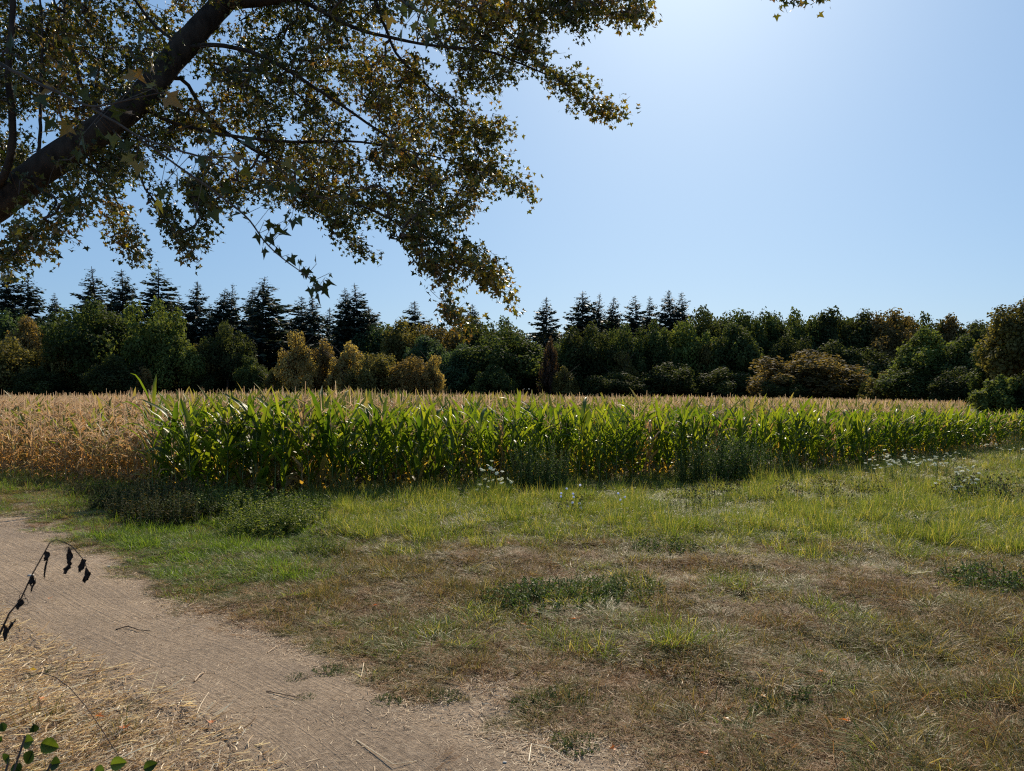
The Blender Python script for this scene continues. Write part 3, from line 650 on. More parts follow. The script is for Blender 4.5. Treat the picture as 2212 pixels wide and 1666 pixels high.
def conifer_mesh(seed, h=26., r=4.2, sparse=1.0):
    rng = np.random.default_rng(seed); mb = MB(); A_, B_, ra = [], [], []; pos, axs, sc, tn = [], [], [], []
    z = h * .985; a = rng.uniform(0, 6.28); lop = rng.uniform(0, 6.28); bendx = rng.normal(0, .25, 2)
    cen = lambda z_: np.array((bendx[0] * max(0, z_ / h - .7) ** 1.5 * 6, bendx[1] * max(0, z_ / h - .7) ** 1.5 * 6, z_))
    while z > h * .10:
        f = (h - z) / h; env = r * min(1.0, (f * 2.0) ** .80) + .15
        env *= 1 + .22 * math.sin(a + lop) + .30 * (float(noise(np.array([z * .45]), np.array([a * .9]), 1, seed, 2)[0]) - .5) * 2
        a += 2.4 + rng.normal(0, .5); zz = z + rng.normal(0, .12)
        z -= np.interp(f, [0, .1, .4, 1], [.085, .075, .085, .13]) / sparse
        if noise(np.array([zz * .8]), np.array([a]), 1, seed + 5, 2)[0] < .27: continue
        L = max(.25, env * rng.uniform(.6, 1.12)); up = rng.uniform(-.05, .22) - .5 * f; tl = rng.uniform(.1, .35)
        t = np.linspace(.10, 1, max(4, int(L / .27))); c0 = cen(zz)
        pts = np.stack([c0[0] + np.cos(a) * L * t, c0[1] + np.sin(a) * L * t, zz + L * (up * t + tl * t ** 2.2 - .05)], 1) + rng.normal(0, .05, (len(t), 3))
        m = len(pts); ww = .35 + .65 * np.sin(np.pi * np.clip(t * .8 + .15, 0, 1))
        for sgn in (-1, 1, 0):
            ax = np.stack([np.cos(a + sgn * .8) * np.ones(m), np.sin(a + sgn * .8) * np.ones(m), rng.normal(-.35, .28, m)], 1)
            pos.append(pts + rng.normal(0, .05, pts.shape)); axs.append(ax); sc.append(np.clip(ww * L * .34, .16, .72) * rng.uniform(.6, 1.3, m)); tn.append(rng.uniform(0, 1, m))
        A_.append(c0); B_.append(pts[-1])
    pos, axs, sc, tn = map(np.concatenate, (pos, axs, sc, tn))
    Rm = frames(axs, rng, np.tile(np.array((0, 0, 1.0)), (len(axs), 1)) + rng.normal(0, .45, axs.shape))
    T = np.array([(-.1, -.22, 0), (.5, -.28, -.08), (1.05, 0, .02), (.5, .28, -.08), (-.1, .22, 0)])
    scatter(mb, T, [np.array([[0, 1, 2, 3, 4]])], pos, Rm, sc, tn)
    cr = mb.mesh('crown', M['spruce'], False)
    tb = MB(); zt = np.linspace(-.3, h * 1.0, 14); tube(tb, np.array([cen(q_) for q_ in zt]), np.interp(zt, [0, h], [.34, .03]), 6)
    segs(tb, np.array(A_), np.array(B_), .04, .012, 3)
    return cr, tb.mesh('trunk', M['trunk_far'])
CN = [conifer_mesh(970 + i, 26, 3.9 + .3 * (i % 3), 1.0 if i % 2 == 0 else .75) for i in range(7)]
rng = np.random.default_rng(8)

# skyline spruces: x of the tip, y of the tip, distance, half width in px, label
SP = [(12, 574, 128, 46, 'dark ragged spruce at the left picture edge, tallest of its pair'), (60, 590, 132, 38, 'dark spruce just right of the edge one, leaning shoulders'),
 (118, 632, 150, 20, 'thin small spruce tip alone in the gap left of the tall spruces'), (205, 577, 134, 44, 'tall dense spruce with even tiers, first of the tall three at left'),
 (266, 582, 134, 38, 'tall spruce with narrow bent tip, middle of the tall three at left'), (343, 577, 134, 46, 'tall broad spruce with lopsided right shoulder, last of the tall three at left'),
 (386, 640, 142, 26, 'smaller spruce tucked against the broad lopsided one'), (424, 606, 134, 34, 'narrow upright spruce with open tiers left of the twin tips'),
 (452, 655, 146, 22, 'short spruce between the narrow upright one and the twin tips'), (482, 622, 138, 28, 'left of two close twin spruce tips'), (499, 610, 138, 26, 'right and taller of two close twin spruce tips'),
 (543, 622, 138, 26, 'slim spruce pressed against the tallest central spruce'), (567, 597, 130, 48, 'large spruce with long bare dark trunk above the yellow tree'),
 (652, 640, 140, 34, 'bushy spruce left of the hanging maple twig'), (677, 636, 138, 30, 'spruce directly under the hanging maple twig'), (712, 664, 144, 26, 'low spruce right of the hanging maple twig'),
 (747, 622, 134, 30, 'spruce with needle thin tip beside the straight trunked one'), (772, 611, 134, 36, 'straight trunked tall spruce right of the needle thin tip'), (800, 660, 140, 34, 'broad low spruce on the right shoulder of the tall pair'),
 (857, 690, 160, 16, 'tiny spruce tip left of the lone rounded fir'), (897, 650, 140, 36, 'lone rounded fir rising over the green wood in the middle'), (1018, 656, 146, 26, 'spruce half hidden behind the drooping maple spray'),
 (1180, 641, 130, 32, 'dark spruce standing apart left of the right hand spruce group'), (1258, 629, 130, 36, 'widest spruce at the left of the right hand group'), (1292, 632, 132, 24, 'slim spruce second in the right hand group'),
 (1323, 640, 134, 26, 'open limbed spruce third in the right hand group'), (1374, 637, 132, 28, 'symmetrical pointed spruce in the middle of the right hand group'), (1403, 640, 134, 22, 'slim spruce right of the symmetrical pointed one'),
 (1448, 626, 132, 30, 'tallest spruce of the right hand group'), (1474, 630, 132, 30, 'thin spruce with bent tip closing the right hand group'), (1892, 679, 138, 26, 'small spruce tip poking out of the right hand wood'),
 (1379 + 770, 690, 120, 28, 'dark stubby spruce above the wood near the right edge'), (2188, 694, 120, 22, 'small spruce next to the tree at the right edge')]
for q, (x, y, d, hw, lab) in enumerate(SP):
    top = W(x, y, d); h = top[2]; cr, tr = CN[q % 7]; wr = hw / FPX * d / 2.5
    e = empty('spruce_tree', (top[0], d, 0), rng.uniform(0, 6.28), (wr, wr, h / 26.0)); tag(e, lab, 'spruce', 'spruces on the skyline')
    child('crown', cr, e); child('trunk', tr, e)

# broadleaved trees: x, top y, distance, half width px, colour, loose?, label
BR = [
 (15, 738, 112, 58, 'olive', 0, 'olive yellow round tree at the left picture edge'),
 (58, 690, 118, 44, 'amber', 0, 'orange brown tree top behind the olive tree at left edge'),
 (8, 672, 124, 60, 'teal', 0, 'blue green tree under the edge spruces'),
 (118, 690, 124, 42, 'green', 0, 'green tree between the orange top and the big dark oak'),
 (132, 742, 114, 40, 'olive', 0, 'tree with ochre flecks left of the big dark oak'),
 (205, 653, 116, 78, 'green', 0, 'big dark oak reaching into the tall spruces at left'),
 (338, 660, 115, 60, 'bright', 0, 'big bright green tree below the lopsided spruce'),
 (385, 728, 113, 50, 'bright', 0, 'green shoulder tree right of the big bright one'),
 (250, 770, 108, 50, 'dark', 0, 'low dark bush tree between the oak and the bright tree'),
 (80, 800, 110, 50, 'dark', 0, 'dark shrub tree at the foot of the left wood'),
 (308, 795, 108, 24, 'amber', 1, 'small ochre sapling at the foot of the bright tree'),
 (440, 745, 116, 40, 'olive', 0, 'olive tree below the narrow upright spruce'),
 (492, 708, 116, 50, 'dark', 0, 'very dark tree below the twin spruce tips'),
 (548, 775, 112, 34, 'green', 0, 'green tree at the foot of the large spruce'),
 (590, 800, 108, 26, 'olive', 1, 'low olive bush left of the yellow tree'),
 (640, 718, 108, 37, 'yellow', 1, 'bright yellow tree with visible branches'),
 (697, 738, 112, 34, 'amber', 1, 'yellow brown tree right of the bright yellow one'),
 (668, 780, 114, 40, 'dark', 0, 'dark tree between the two yellow ones'),
 (752, 745, 110, 42, 'yellow', 1, 'pale yellow brown tree left of the dark round tree'),
 (762, 800, 107, 30, 'olive', 1, 'olive bush under the pale yellow brown tree'),
 (822, 765, 107, 48, 'olive', 0, 'dark round tree with olive top before the yellow pair'),
 (868, 700, 128, 50, 'olive', 0, 'olive brown crown below the lone rounded fir'),
 (836, 712, 132, 36, 'teal', 0, 'blue green crown left of the lone rounded fir'),
 (888, 772, 105, 44, 'amber', 0, 'golden brown tree right of the dark round tree'),
 (938, 768, 106, 26, 'yellow', 1, 'yellow side of the golden pair at the wood edge'),
 (925, 730, 122, 45, 'teal', 0, 'blue green tree above the golden pair'),
 (948, 706, 130, 46, 'brown', 0, 'brownish crown right of the lone rounded fir'),
 (1000, 752, 116, 48, 'teal', 0, 'blue green tree right of the golden pair'),
 (1020, 700, 134, 44, 'dark', 0, 'dark crown behind the drooping maple spray'),
 (1095, 716, 116, 72, 'green', 0, 'large green oak right of the drooping maple spray'),
 (1085, 698, 134, 56, 'green', 0, 'green crown behind the large green oak'),
 (1068, 790, 108, 44, 'green', 0, 'green shrub tree at the foot of the large green oak'),
 (1189, 736, 110, 19, 'rust', 1, 'narrow reddish brown tree below the lone dark spruce'),
 (1225, 735, 118, 42, 'green', 0, 'green tree right of the reddish brown one'),
 (1218, 795, 108, 30, 'olive', 1, 'olive shrub at the foot of the wood left of centre right'),
 (1275, 705, 117, 54, 'dark', 0, 'very dark tree below the widest right hand spruce'),
 (1345, 712, 116, 48, 'green', 0, 'green tree below the symmetrical spruce'),
 (1345, 760, 112, 32, 'olive', 1, 'olive streaked slim tree in the dark wood centre'),
 (1330, 805, 107, 50, 'dark', 0, 'dark shrub tree below the right hand spruces'),
 (1413, 705, 118, 46, 'green', 0, 'green tree below the slim spruces of the right group'),
 (1440, 790, 108, 58, 'dark', 0, 'dark rounded shrub tree under the tallest right spruce'),
 (1480, 698, 120, 48, 'bright', 0, 'lighter green crown below the bent tip spruce'),
 (1526, 677, 128, 22, 'dark', 0, 'small dark crown sticking up right of the spruces'),
 (1590, 702, 116, 56, 'green', 0, 'rounded green tree left of the brown dome tree'),
 (1545, 735, 118, 40, 'olive', 0, 'olive touched tree left of the rounded green tree'),
 (1560, 800, 108, 56, 'dark', 0, 'dark undergrowth tree left of the brown dome tree'),
 (1600, 683, 126, 44, 'green', 0, 'green skyline crown above the rounded green tree'),
 (1655, 678, 126, 40, 'green', 0, 'green skyline crown up left of the brown dome tree'),
 (1715, 681, 126, 42, 'green', 0, 'green skyline crown directly above the brown dome tree'),
 (1770, 677, 126, 34, 'dark', 0, 'dark knobbly skyline crown right above the brown dome tree'),
 (1822, 690, 126, 36, 'dark', 0, 'dark skyline crown between the knobbly one and the small spruce tip'),
 (1868, 683, 127, 34, 'dark', 0, 'skyline crown just left of the small spruce tip'),
 (1936, 681, 124, 46, 'brown', 0, 'brownish skyline crown right of the small spruce tip'),
 (1925, 712, 120, 52, 'brown', 0, 'dull brown tree in the shade above the yellow green bush'),
 (1995, 690, 124, 36, 'dark', 0, 'dark skyline crown above the big green tree at right'),
 (2050, 691, 122, 38, 'brown', 0, 'airy brownish skyline crown above the big green tree'),
 (2100, 700, 120, 36, 'dark', 0, 'dark skyline crown left of the stubby spruce'),
 (1800, 745, 116, 56, 'dark', 0, 'dark tree in the hollow behind the brown dome tree'),
 (1870, 760, 114, 60, 'dark', 0, 'darkest tree in the hollow above the small teal bush'),
 (1700, 728, 118, 52, 'dark', 0, 'dark tree behind the top of the brown dome tree'),
 (1735, 766, 84, 92, 'brown', 0, 'wide dome shaped brown tree standing before the wood'),
 (1672, 812, 86, 40, 'brown', 0, 'low brown left skirt tree of the dome'),
 (1693, 815, 80, 40, 'dark', 0, 'dark bush at the left foot of the brown dome tree'),
 (1835, 808, 82, 32, 'green', 0, 'small green bush right of the brown dome tree'),
 (1858, 800, 92, 24, 'teal', 0, 'round teal bush behind the small green bush'),
 (1880, 822, 76, 18, 'dark', 0, 'little dark bush before the yellow green one'),
 (1906, 807, 72, 38, 'olive', 1, 'yellow green bush left of the big green tree'),
 (2008, 718, 70, 82, 'bright', 0, 'big green tree with light rim at right'),
 (1985, 780, 68, 70, 'green', 0, 'leafy left skirt of green below the big tree'),
 (2085, 735, 66, 56, 'green', 0, 'green tree right of the big one'),
 (2075, 800, 62, 52, 'dark', 0, 'dark foliage mound between the big tree and the right edge tree'),
]
for q, (x, y, d, hw, cl_, loose, lab) in enumerate(BR):
    top = W(x, y, d); h = max(top[2], 2.5); v = rng.integers(0, 3)
    if loose: cr = LC[v]; sx_ = hw / FPX * d / 3.0; sz_ = h / 10.0
    else: cr = BC[q % 6]; hw = max(hw, 56) if d > 119 else hw; sx_ = hw / FPX * d / 5.0; sz_ = h / 13.6
    e = empty('broadleaf_tree', (top[0], d, 0), rng.uniform(0, 6.28), (sx_, sx_ * rng.uniform(.85, 1.1), sz_)); tag(e, lab, 'tree', 'broadleaved trees of the wood edge')
    child('crown', cr, e, M['t_' + cl_]); child('trunk', BT[q % 2], e)
# deeper row, nothing tells these apart
for q, x in enumerate(np.arange(-60, 2300, 66)):
    y = np.interp(x, [0, 500, 850, 1100, 1500, 2212], [705, 712, 722, 712, 700, 706]) + rng.normal(0, 6); d = rng.uniform(142, 152); top = W(x + rng.normal(0, 10), y, d)
    e = empty('wood_tree', (top[0], d, 0), rng.uniform(0, 6.28), (1.25, 1.1, top[2] / 13.6)); tag(e, 'dark tree deep in the wood showing only between the nearer crowns', 'tree', 'trees deep in the wood')
    child('crown', BC[q % 6], e, M['t_dark']); child('trunk', BT[q % 2], e)
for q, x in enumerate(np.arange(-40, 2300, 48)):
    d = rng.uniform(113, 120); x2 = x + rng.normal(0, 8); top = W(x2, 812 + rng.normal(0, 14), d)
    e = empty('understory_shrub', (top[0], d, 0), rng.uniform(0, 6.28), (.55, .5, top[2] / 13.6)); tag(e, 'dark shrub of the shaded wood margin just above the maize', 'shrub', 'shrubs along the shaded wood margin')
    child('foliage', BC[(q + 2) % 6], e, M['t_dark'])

# near trees at the right picture edge
def near_tree(name, x, ytop, d, hw, col, lab, n, sz, low=.03, seed=1):
    top = W(x, ytop, d); h = top[2]; r = hw / FPX * d
    e = empty(name, (top[0], d, 0)); tag(e, lab, 'tree' if 'tree' in name else 'shrub')
    me = crown_mesh(seed, h, r, n, sz, nlobe=70, low=low, loose=.15, lobes_r=(.14, .28)); child('crown' if 'tree' in name else 'foliage', me, e, M['t_' + col])
    child('trunk', trunk_mesh(seed, h * .9, .09), e)
near_tree('broadleaf_tree', 2215, 650, 36, 95, 'olive', 'tall dull olive tree cut by the right picture edge', 26000, .13, .05, 41)
near_tree('broadleaf_tree', 2160, 740, 38, 62, 'green', 'green tree behind the shrub at the right picture edge', 14000, .13, .03, 42)
near_tree('hedge_shrub', 2158, 815, 33, 58, 'bright', 'sunlit green shrub at the foot of the right edge tree', 14000, .10, .0, 43)
near_tree('hedge_shrub', 2235, 800, 32, 50, 'dark', 'dark shrub in the corner under the right edge tree', 9000, .10, .0, 44)

# ------------------------------------------------------------------ weeds and flowers at the field edge
def weed(seed, h, r, nst, leaf, lpn=16, heads=0):
    rng = np.random.default_rng(seed); st, lf, hd = MB(), MB(), MB()
    T = np.array([(0, 0, 0), (.35, -.22, .05), (.75, -.14, .04), (1.05, 0, -.08), (.75, .14, .04), (.35, .22, .05)]); F = [np.array([[0, 1, 2, 3, 4, 5]])]
    for k in range(nst):
        a = rng.uniform(0, 6.28); rr = r * math.sqrt(rng.uniform()); L = h * rng.uniform(.55, 1.1) * (1 - .35 * (rr / r) ** 2); b = np.array((rr * math.cos(a), rr * math.sin(a), -.01))
        t = np.linspace(0, 1, 6); o = np.array((math.cos(a), math.sin(a), 0)) * rng.uniform(.02, .22)
        P = b + np.stack([o[0] * t ** 1.5 * L, o[1] * t ** 1.5 * L, t * L], 1) + rng.normal(0, .008, (6, 3)) * t[:, None]
        tube(st, P, np.linspace(.004, .0015, 6), 3, rng.uniform())
        u = rng.uniform(.1, 1, lpn); pos = np.stack([np.interp(u, t, P[:, i]) for i in range(3)], 1)
        ax_ = np.stack([np.cos(u * 40 + k), np.sin(u * 40 + k), rng.normal(.35, .4, lpn)], 1)
        R = frames(ax_, rng, np.tile(np.array((0, 0, 1.)), (lpn, 1)) + rng.normal(0, .35, (lpn, 3)))
        scatter(lf, T, F, pos, R, leaf * rng.uniform(.5, 1.2, lpn) * (1.25 - .7 * u), rng.uniform(0, .6, lpn))
        if heads:
            for _ in range(heads):
                c = P[-1] + rng.normal(0, .04, 3); segs(st, [P[-2]], [c], .0015, .001, 3)
                dd = unit(rng.normal(size=(10, 3))); scatter(hd, np.array([(0, 0, 0), (.012, .005, 0), (.022, 0, 0), (.012, -.005, 0)]), [np.array([[0, 1, 2, 3]])], np.tile(c, (10, 1)), frames(dd, rng), np.ones(10), np.zeros(10))
    return st, lf, hd
WV = {}
def place_weed(key, gx, gy, sc, lab, mat, cat='weed', group=None, rz=None, **kw):
    if key not in WV:
        a, b, c = weed(**kw); WV[key] = (a.mesh('stems', M['stalk_green']), b.mesh('foliage', mat, False), c.mesh('seed_heads', M['seed'], False) if c.n else None)
    x, y = G(gx, gy); e = empty('weed_plant', (x, y, float(gz(x, y))), rng.uniform(0, 6.28) if rz is None else rz, (sc, sc, sc)); tag(e, lab, cat, group)
    a, b, c = WV[key]; child('stems', a, e); child('foliage', b, e, mat)
    if c: child('seed_heads', c, e)
kwA = dict(seed=1, h=.5, r=.48, nst=90, leaf=.06, lpn=24); kwB = dict(seed=2, h=1.0, r=.36, nst=60, leaf=.05, lpn=40); kwC = dict(seed=3, h=.10, r=.26, nst=90, leaf=.030, lpn=10); kwD = dict(seed=4, h=.42, r=.30, nst=22, leaf=.03, lpn=8, heads=2)
kwE = dict(seed=5, h=.42, r=.55, nst=100, leaf=.06, lpn=24)
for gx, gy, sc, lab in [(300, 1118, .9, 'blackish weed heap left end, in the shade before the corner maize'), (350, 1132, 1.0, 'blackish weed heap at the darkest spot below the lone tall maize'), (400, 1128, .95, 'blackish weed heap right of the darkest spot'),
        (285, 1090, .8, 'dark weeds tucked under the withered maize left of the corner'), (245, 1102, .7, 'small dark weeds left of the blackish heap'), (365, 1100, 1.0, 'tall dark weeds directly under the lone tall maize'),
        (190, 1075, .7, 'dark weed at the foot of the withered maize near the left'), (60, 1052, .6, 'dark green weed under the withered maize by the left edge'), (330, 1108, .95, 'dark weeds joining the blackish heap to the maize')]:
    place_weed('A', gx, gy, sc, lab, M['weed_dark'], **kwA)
for gx, gy, sc, lab in [(455, 1112, 1.0, 'leafy green weeds right of the blackish heap'), (510, 1105, 1.0, 'leafy green weeds in front of the dark maize stems'), (560, 1118, 1.05, 'leafy weed mound left of the mound with shaded foot'),
        (612, 1140, 1.0, 'rounded leafy weed mound with a deeply shaded foot'), (560, 1150, .9, 'low leafy mound bordering the fresh grass'), (650, 1110, .85, 'green weeds behind the rounded mound'), (470, 1085, .9, 'pale nettle like weeds close to the maize'),
        (690, 1195, .5, 'small green mound at the right tip of the fresh grass'), (2120, 1075, .85, 'bushy weed below the wild carrots near the right edge')]:
    place_weed('E', gx, gy, sc, lab, M['weed_light'], **kwE)
for gx, gy, sc, lab in [(1130, 1060, .95, 'tall dark leafy weed right of the small carrot clump'), (1165, 1062, 1.05, 'tallest dark leafy weed before the mid edge maize'), (1205, 1058, .9, 'dark leafy weed left of the chicory flowers'),
        (1490, 1045, .85, 'dark tall weed at the left of the weed thicket'), (1530, 1046, 1.05, 'dark tall weed in the middle of the thicket'), (1570, 1044, 1.1, 'tallest dark weed of the thicket'), (1612, 1042, 1.0, 'dark tall weed right of the thicket middle'),
        (1655, 1038, .8, 'dark weed closing the thicket at right'), (1590, 1036, 1.1, 'dark weed at the back of the thicket'), (1545, 1034, 1.0, 'dark weed at the back left of the thicket'), (1700, 1030, .6, 'short dark weed right of the thicket'), (740, 1076, .5, 'short dark weed by the maize stems left of centre'), (2190, 985, .7, 'dark weed behind the large carrot patch at the right edge')]:
    place_weed('B', gx, gy, sc, lab, M['weed'], **kwB)
for gx, gy, sc, lab in [(1140, 1296, 1.7, 'dark low weed patch left part, in the brown grass'), (1200, 1294, 1.9, 'dark low weed patch centre, in the brown grass'), (1265, 1290, 1.6, 'dark low weed patch right part, in the brown grass'), (1350, 1275, 1.4, 'dark hollow of dead weeds right of the low weed patch'),
        (1085, 1302, 1.2, 'dark low weed left of the patch in the brown grass'), (1440, 1190, 1.5, 'green weed on the border of green and brown grass'), (2160, 1262, 1.9, 'green weed patch near the right edge'), (2100, 1270, 1.4, 'green weed left of the right edge patch'), (1990, 1150, 1.8, 'dark grass like tuft in the green band at right'),
        (1150, 1525, .55, 'small green weed on bare soil near bottom centre'), (1210, 1510, .6, 'clover like weed near bottom centre'), (660, 1508, .25, 'tiny green sprout alone on the dirt path'), (835, 1512, .35, 'small tuft at the path edge below centre'), (960, 1500, .4, 'green tuft at the path edge left of bottom centre'),
        (710, 1450, .4, 'green tuft at the right border of the path'), (640, 1465, .3, 'short sprout at the path border'), (1705, 1520, 1.1, 'thick green tuft with shaded side in the lower right grass'), (1240, 1600, .5, 'broad leaved weed at bottom centre'), (450, 1275, .6, 'broad leaved green weed by the path bend'), (800, 1300, .5, 'green weed left of centre in the brown grass')]:
    place_weed('C', gx, gy, sc, lab, M['weed'], **kwC)
for gx, gy, sc, lab in [(1480, 1110, .9, 'black seed heads on stalks left of the pair in the green band'), (1530, 1100, 1.0, 'brown seed head cluster in the green band'), (1560, 1082, 1.0, 'tall dark seed stalk behind the brown cluster'), (1700, 1090, .9, 'dark seed stalks at the thicket side of the green band'), (1800, 1095, .9, 'loose dark seed stalks right of the thicket'),
        (1880, 1085, .9, 'dark seed stalks below the wild carrot patch'), (1780, 1070, .8, 'small dark seed stalk before the right maize'), (2070, 1090, 1.1, 'dense dark seed heads below the carrots, left of three'), (2130, 1090, 1.2, 'dense dark seed heads below the carrots, middle of three'), (2190, 1095, 1.2, 'dense dark seed heads at the right edge'), (1240, 1120, .8, 'dark seed stalk below the chicory')]:
    place_weed('D', gx, gy, sc, lab, M['weed'], cat='seed stalks', **kwD)

# wild carrots
def umbel_mesh():
    rng = np.random.default_rng(3); mb = MB(); n = 60; a = rng.uniform(0, 6.28, n); r = np.sqrt(rng.uniform(0, 1, n)) * .04
    pos = np.stack([r * np.cos(a), r * np.sin(a), .008 - r * r * 5 + rng.normal(0, .002, n)], 1)
    T = np.array([(math.cos(k) * .0075, math.sin(k) * .0075, 0) for k in np.linspace(0, 5.236, 6)])
    R = frames(np.stack([np.cos(a), np.sin(a), rng.normal(0, .3, n)], 1), rng, np.tile(np.array((0, 0, 1.)), (n, 1)))
    scatter(mb, T, [np.array([[0, 1, 2, 3, 4, 5]])], pos, R, np.ones(n), rng.uniform(0, .5, n)); segs(mb, np.tile((0, 0, -.03), (n, 1)), pos, .0006, .0006, 3)
    return mb.mesh('flower_head', M['white_petal'], False)
UM = umbel_mesh()
def carrot(gx, gy, h, lab, heads=3):
    x, y = G(gx, gy); e = empty('wild_carrot', (x, y, float(gz(x, y))), rng.uniform(0, 6.28)); tag(e, lab, 'wild carrot', 'wild carrots in flower')
    st = MB(); lf = MB()
    for k in range(heads):
        a = rng.uniform(0, 6.28); hh_ = h * rng.uniform(.75, 1.05); o = rng.uniform(.03, .14); tip = np.array((math.cos(a) * o, math.sin(a) * o, hh_)); t = np.linspace(0, 1, 6)
        P = np.stack([tip[0] * t ** 2, tip[1] * t ** 2, tip[2] * t], 1); sb = MB(); tube(sb, P, .0022, 4); sb.build('stem', M['stalk_green'], e); u = child('flower_head', UM, e); u.location = tip + np.array((0, 0, .022)); u.rotation_euler = (rng.normal(0, .35), rng.normal(0, .35), 0); s_ = rng.uniform(.5, .95); u.scale = (s_,) * 3
        n = 14; uu = rng.uniform(.05, .8, n); pos = np.stack([np.interp(uu, t, P[:, i]) for i in range(3)], 1)
        T = np.array([(0, 0, 0), (.5, -.03, 0), (1, 0, 0), (.5, .03, 0)]); scatter(lf, T, [np.array([[0, 1, 2, 3]])], pos, frames(rng.normal(size=(n, 3)) + np.array((0, 0, .4)), rng), rng.uniform(.05, .12, n), rng.uniform(0, .6, n))
    child('leaves', lf.mesh('leaves', M['weed'], False), e)
for gx, gy, h in [(1035, 1080, .50), (1048, 1084, .38), (1062, 1078, .52), (1075, 1084, .45), (1088, 1082, .36), (1056, 1076, .6), (1100, 1078, .3), (1040, 1088, .28)]:
    carrot(gx, gy, h, 'white wild carrot of the small clump before the maize left of the chicory')
for k in range(22):
    f = k / 22; gx = 1885 + 190 * f + rng.normal(0, 6); carrot(gx, np.interp(gx, [1885, 2075], [1040, 1018]) + rng.uniform(-6, 22), rng.uniform(.35, .6), 'white wild carrot of the dense patch along the right maize edge', 4)
for k in range(12):
    carrot(2035 + rng.uniform(0, 100), 1062 + rng.uniform(-22, 26), rng.uniform(.25, .4), 'white wild carrot scattered in grass below the dense patch at right')
for k in range(5):
    carrot(2130 + k * 18, 1000 + rng.normal(0, 6), rng.uniform(.3, .5), 'pale wild carrot near the right picture edge beyond the dense patch', 2)
# chicory
def petal_mesh():
    mb = MB(); n = 14; rng = np.random.default_rng(4); a = np.arange(n) * 6.283 / n
    T = np.array([(0, -.002, 0), (.018, -.0045, .004), (.019, 0, .0045), (.018, .0045, .004), (0, .002, 0)])
    scatter(mb, T, [np.array([[0, 1, 2, 3, 4]])], np.zeros((n, 3)), frames(np.stack([np.cos(a), np.sin(a), .1 + 0 * a], 1), rng, np.tile(np.array((0, 0, 1.)), (n, 1))), np.ones(n), rng.uniform(0, .5, n)); return mb.mesh('flower', M['blue_petal'], False)
PM = petal_mesh()
def chicory(pts, gx, gy, lab):
    x, y = G(gx, gy); e = empty('chicory_plant', (x, y, float(gz(x, y)))); tag(e, lab, 'chicory'); st = MB(); t = np.linspace(0, 1, 5)
    for fx_, fy_ in pts:
        tip = W(fx_, fy_, y + rng.uniform(-.1, .1)) - np.array((x, y, float(gz(x, y)))); P = np.stack([tip[0] * t ** 1.4, tip[1] * t, tip[2] * t ** .8], 1); sb = MB(); tube(sb, P, .002, 4); sb.build('stem', M['stalk_green'], e)
        f = child('flower', PM, e); f.location = tip; f.rotation_euler = (math.radians(62) + rng.normal(0, .2), rng.normal(0, .4), 0); f.scale = (.95,) * 3
chicory([(1212, 1066), (1212, 1073), (1224, 1056)], 1215, 1100, 'blue chicory with stacked flowers, left of the first group')
chicory([(1238, 1067), (1239, 1074), (1253, 1048)], 1240, 1102, 'blue chicory in the middle of the first group, one high flower')
chicory([(1252, 1088), (1254, 1097), (1237, 1086), (1226, 1095)], 1248, 1116, 'blue chicory low in the grass at the right of the first group')
chicory([(1335, 1066), (1350, 1074), (1340, 1080), (1342, 1090)], 1342, 1110, 'blue chicory standing alone right of the first group')

# ------------------------------------------------------------------ fallen leaves, stick, stones
LEAF5 = []
for a, r_ in [(-180, .02), (-140, .55), (-112, .35), (-72, .85), (-48, .45), (-28, .55), (0, 1.05), (28, .55), (48, .45), (72, .85), (112, .35), (140, .55)]:
    LEAF5.append((r_ * math.cos(math.radians(a)) * .5 + .2, r_ * math.sin(math.radians(a)) * .5, 0))
LEAF5 = np.array(LEAF5); LEAF5[:, 2] = np.abs(LEAF5[:, 1]) * .28 - LEAF5[:, 0] ** 2 * .15
LF5 = [np.array([[0, 1, 2, 3, 4, 5, 6]]), np.array([[0, 6, 7, 8, 9, 10, 11]])]
def fallen(gx, gy, s_, mat, lab):
    x, y = G(gx, gy); mb = MB(); a = rng.uniform(0, 6.28)
    scatter(mb, LEAF5 * np.array((1, 1, 1.6)), LF5, np.zeros((1, 3)), frames(np.array([[math.cos(a), math.sin(a), .15]]), rng, np.array([[rng.normal(0, .25), rng.normal(0, .25), 1.]])), np.array([s_]), np.array([rng.uniform(0, .9)]))
    segs(mb, [(0, 0, .0)], [(-s_ * .5 * math.cos(a), -s_ * .5 * math.sin(a), .006)], .0012, .001, 3)
    o = mb.build('fallen_leaf', mat, smooth=False); o.location = (x, y, float(gz(x, y)) + .035); tag(o, lab, 'fallen leaf')
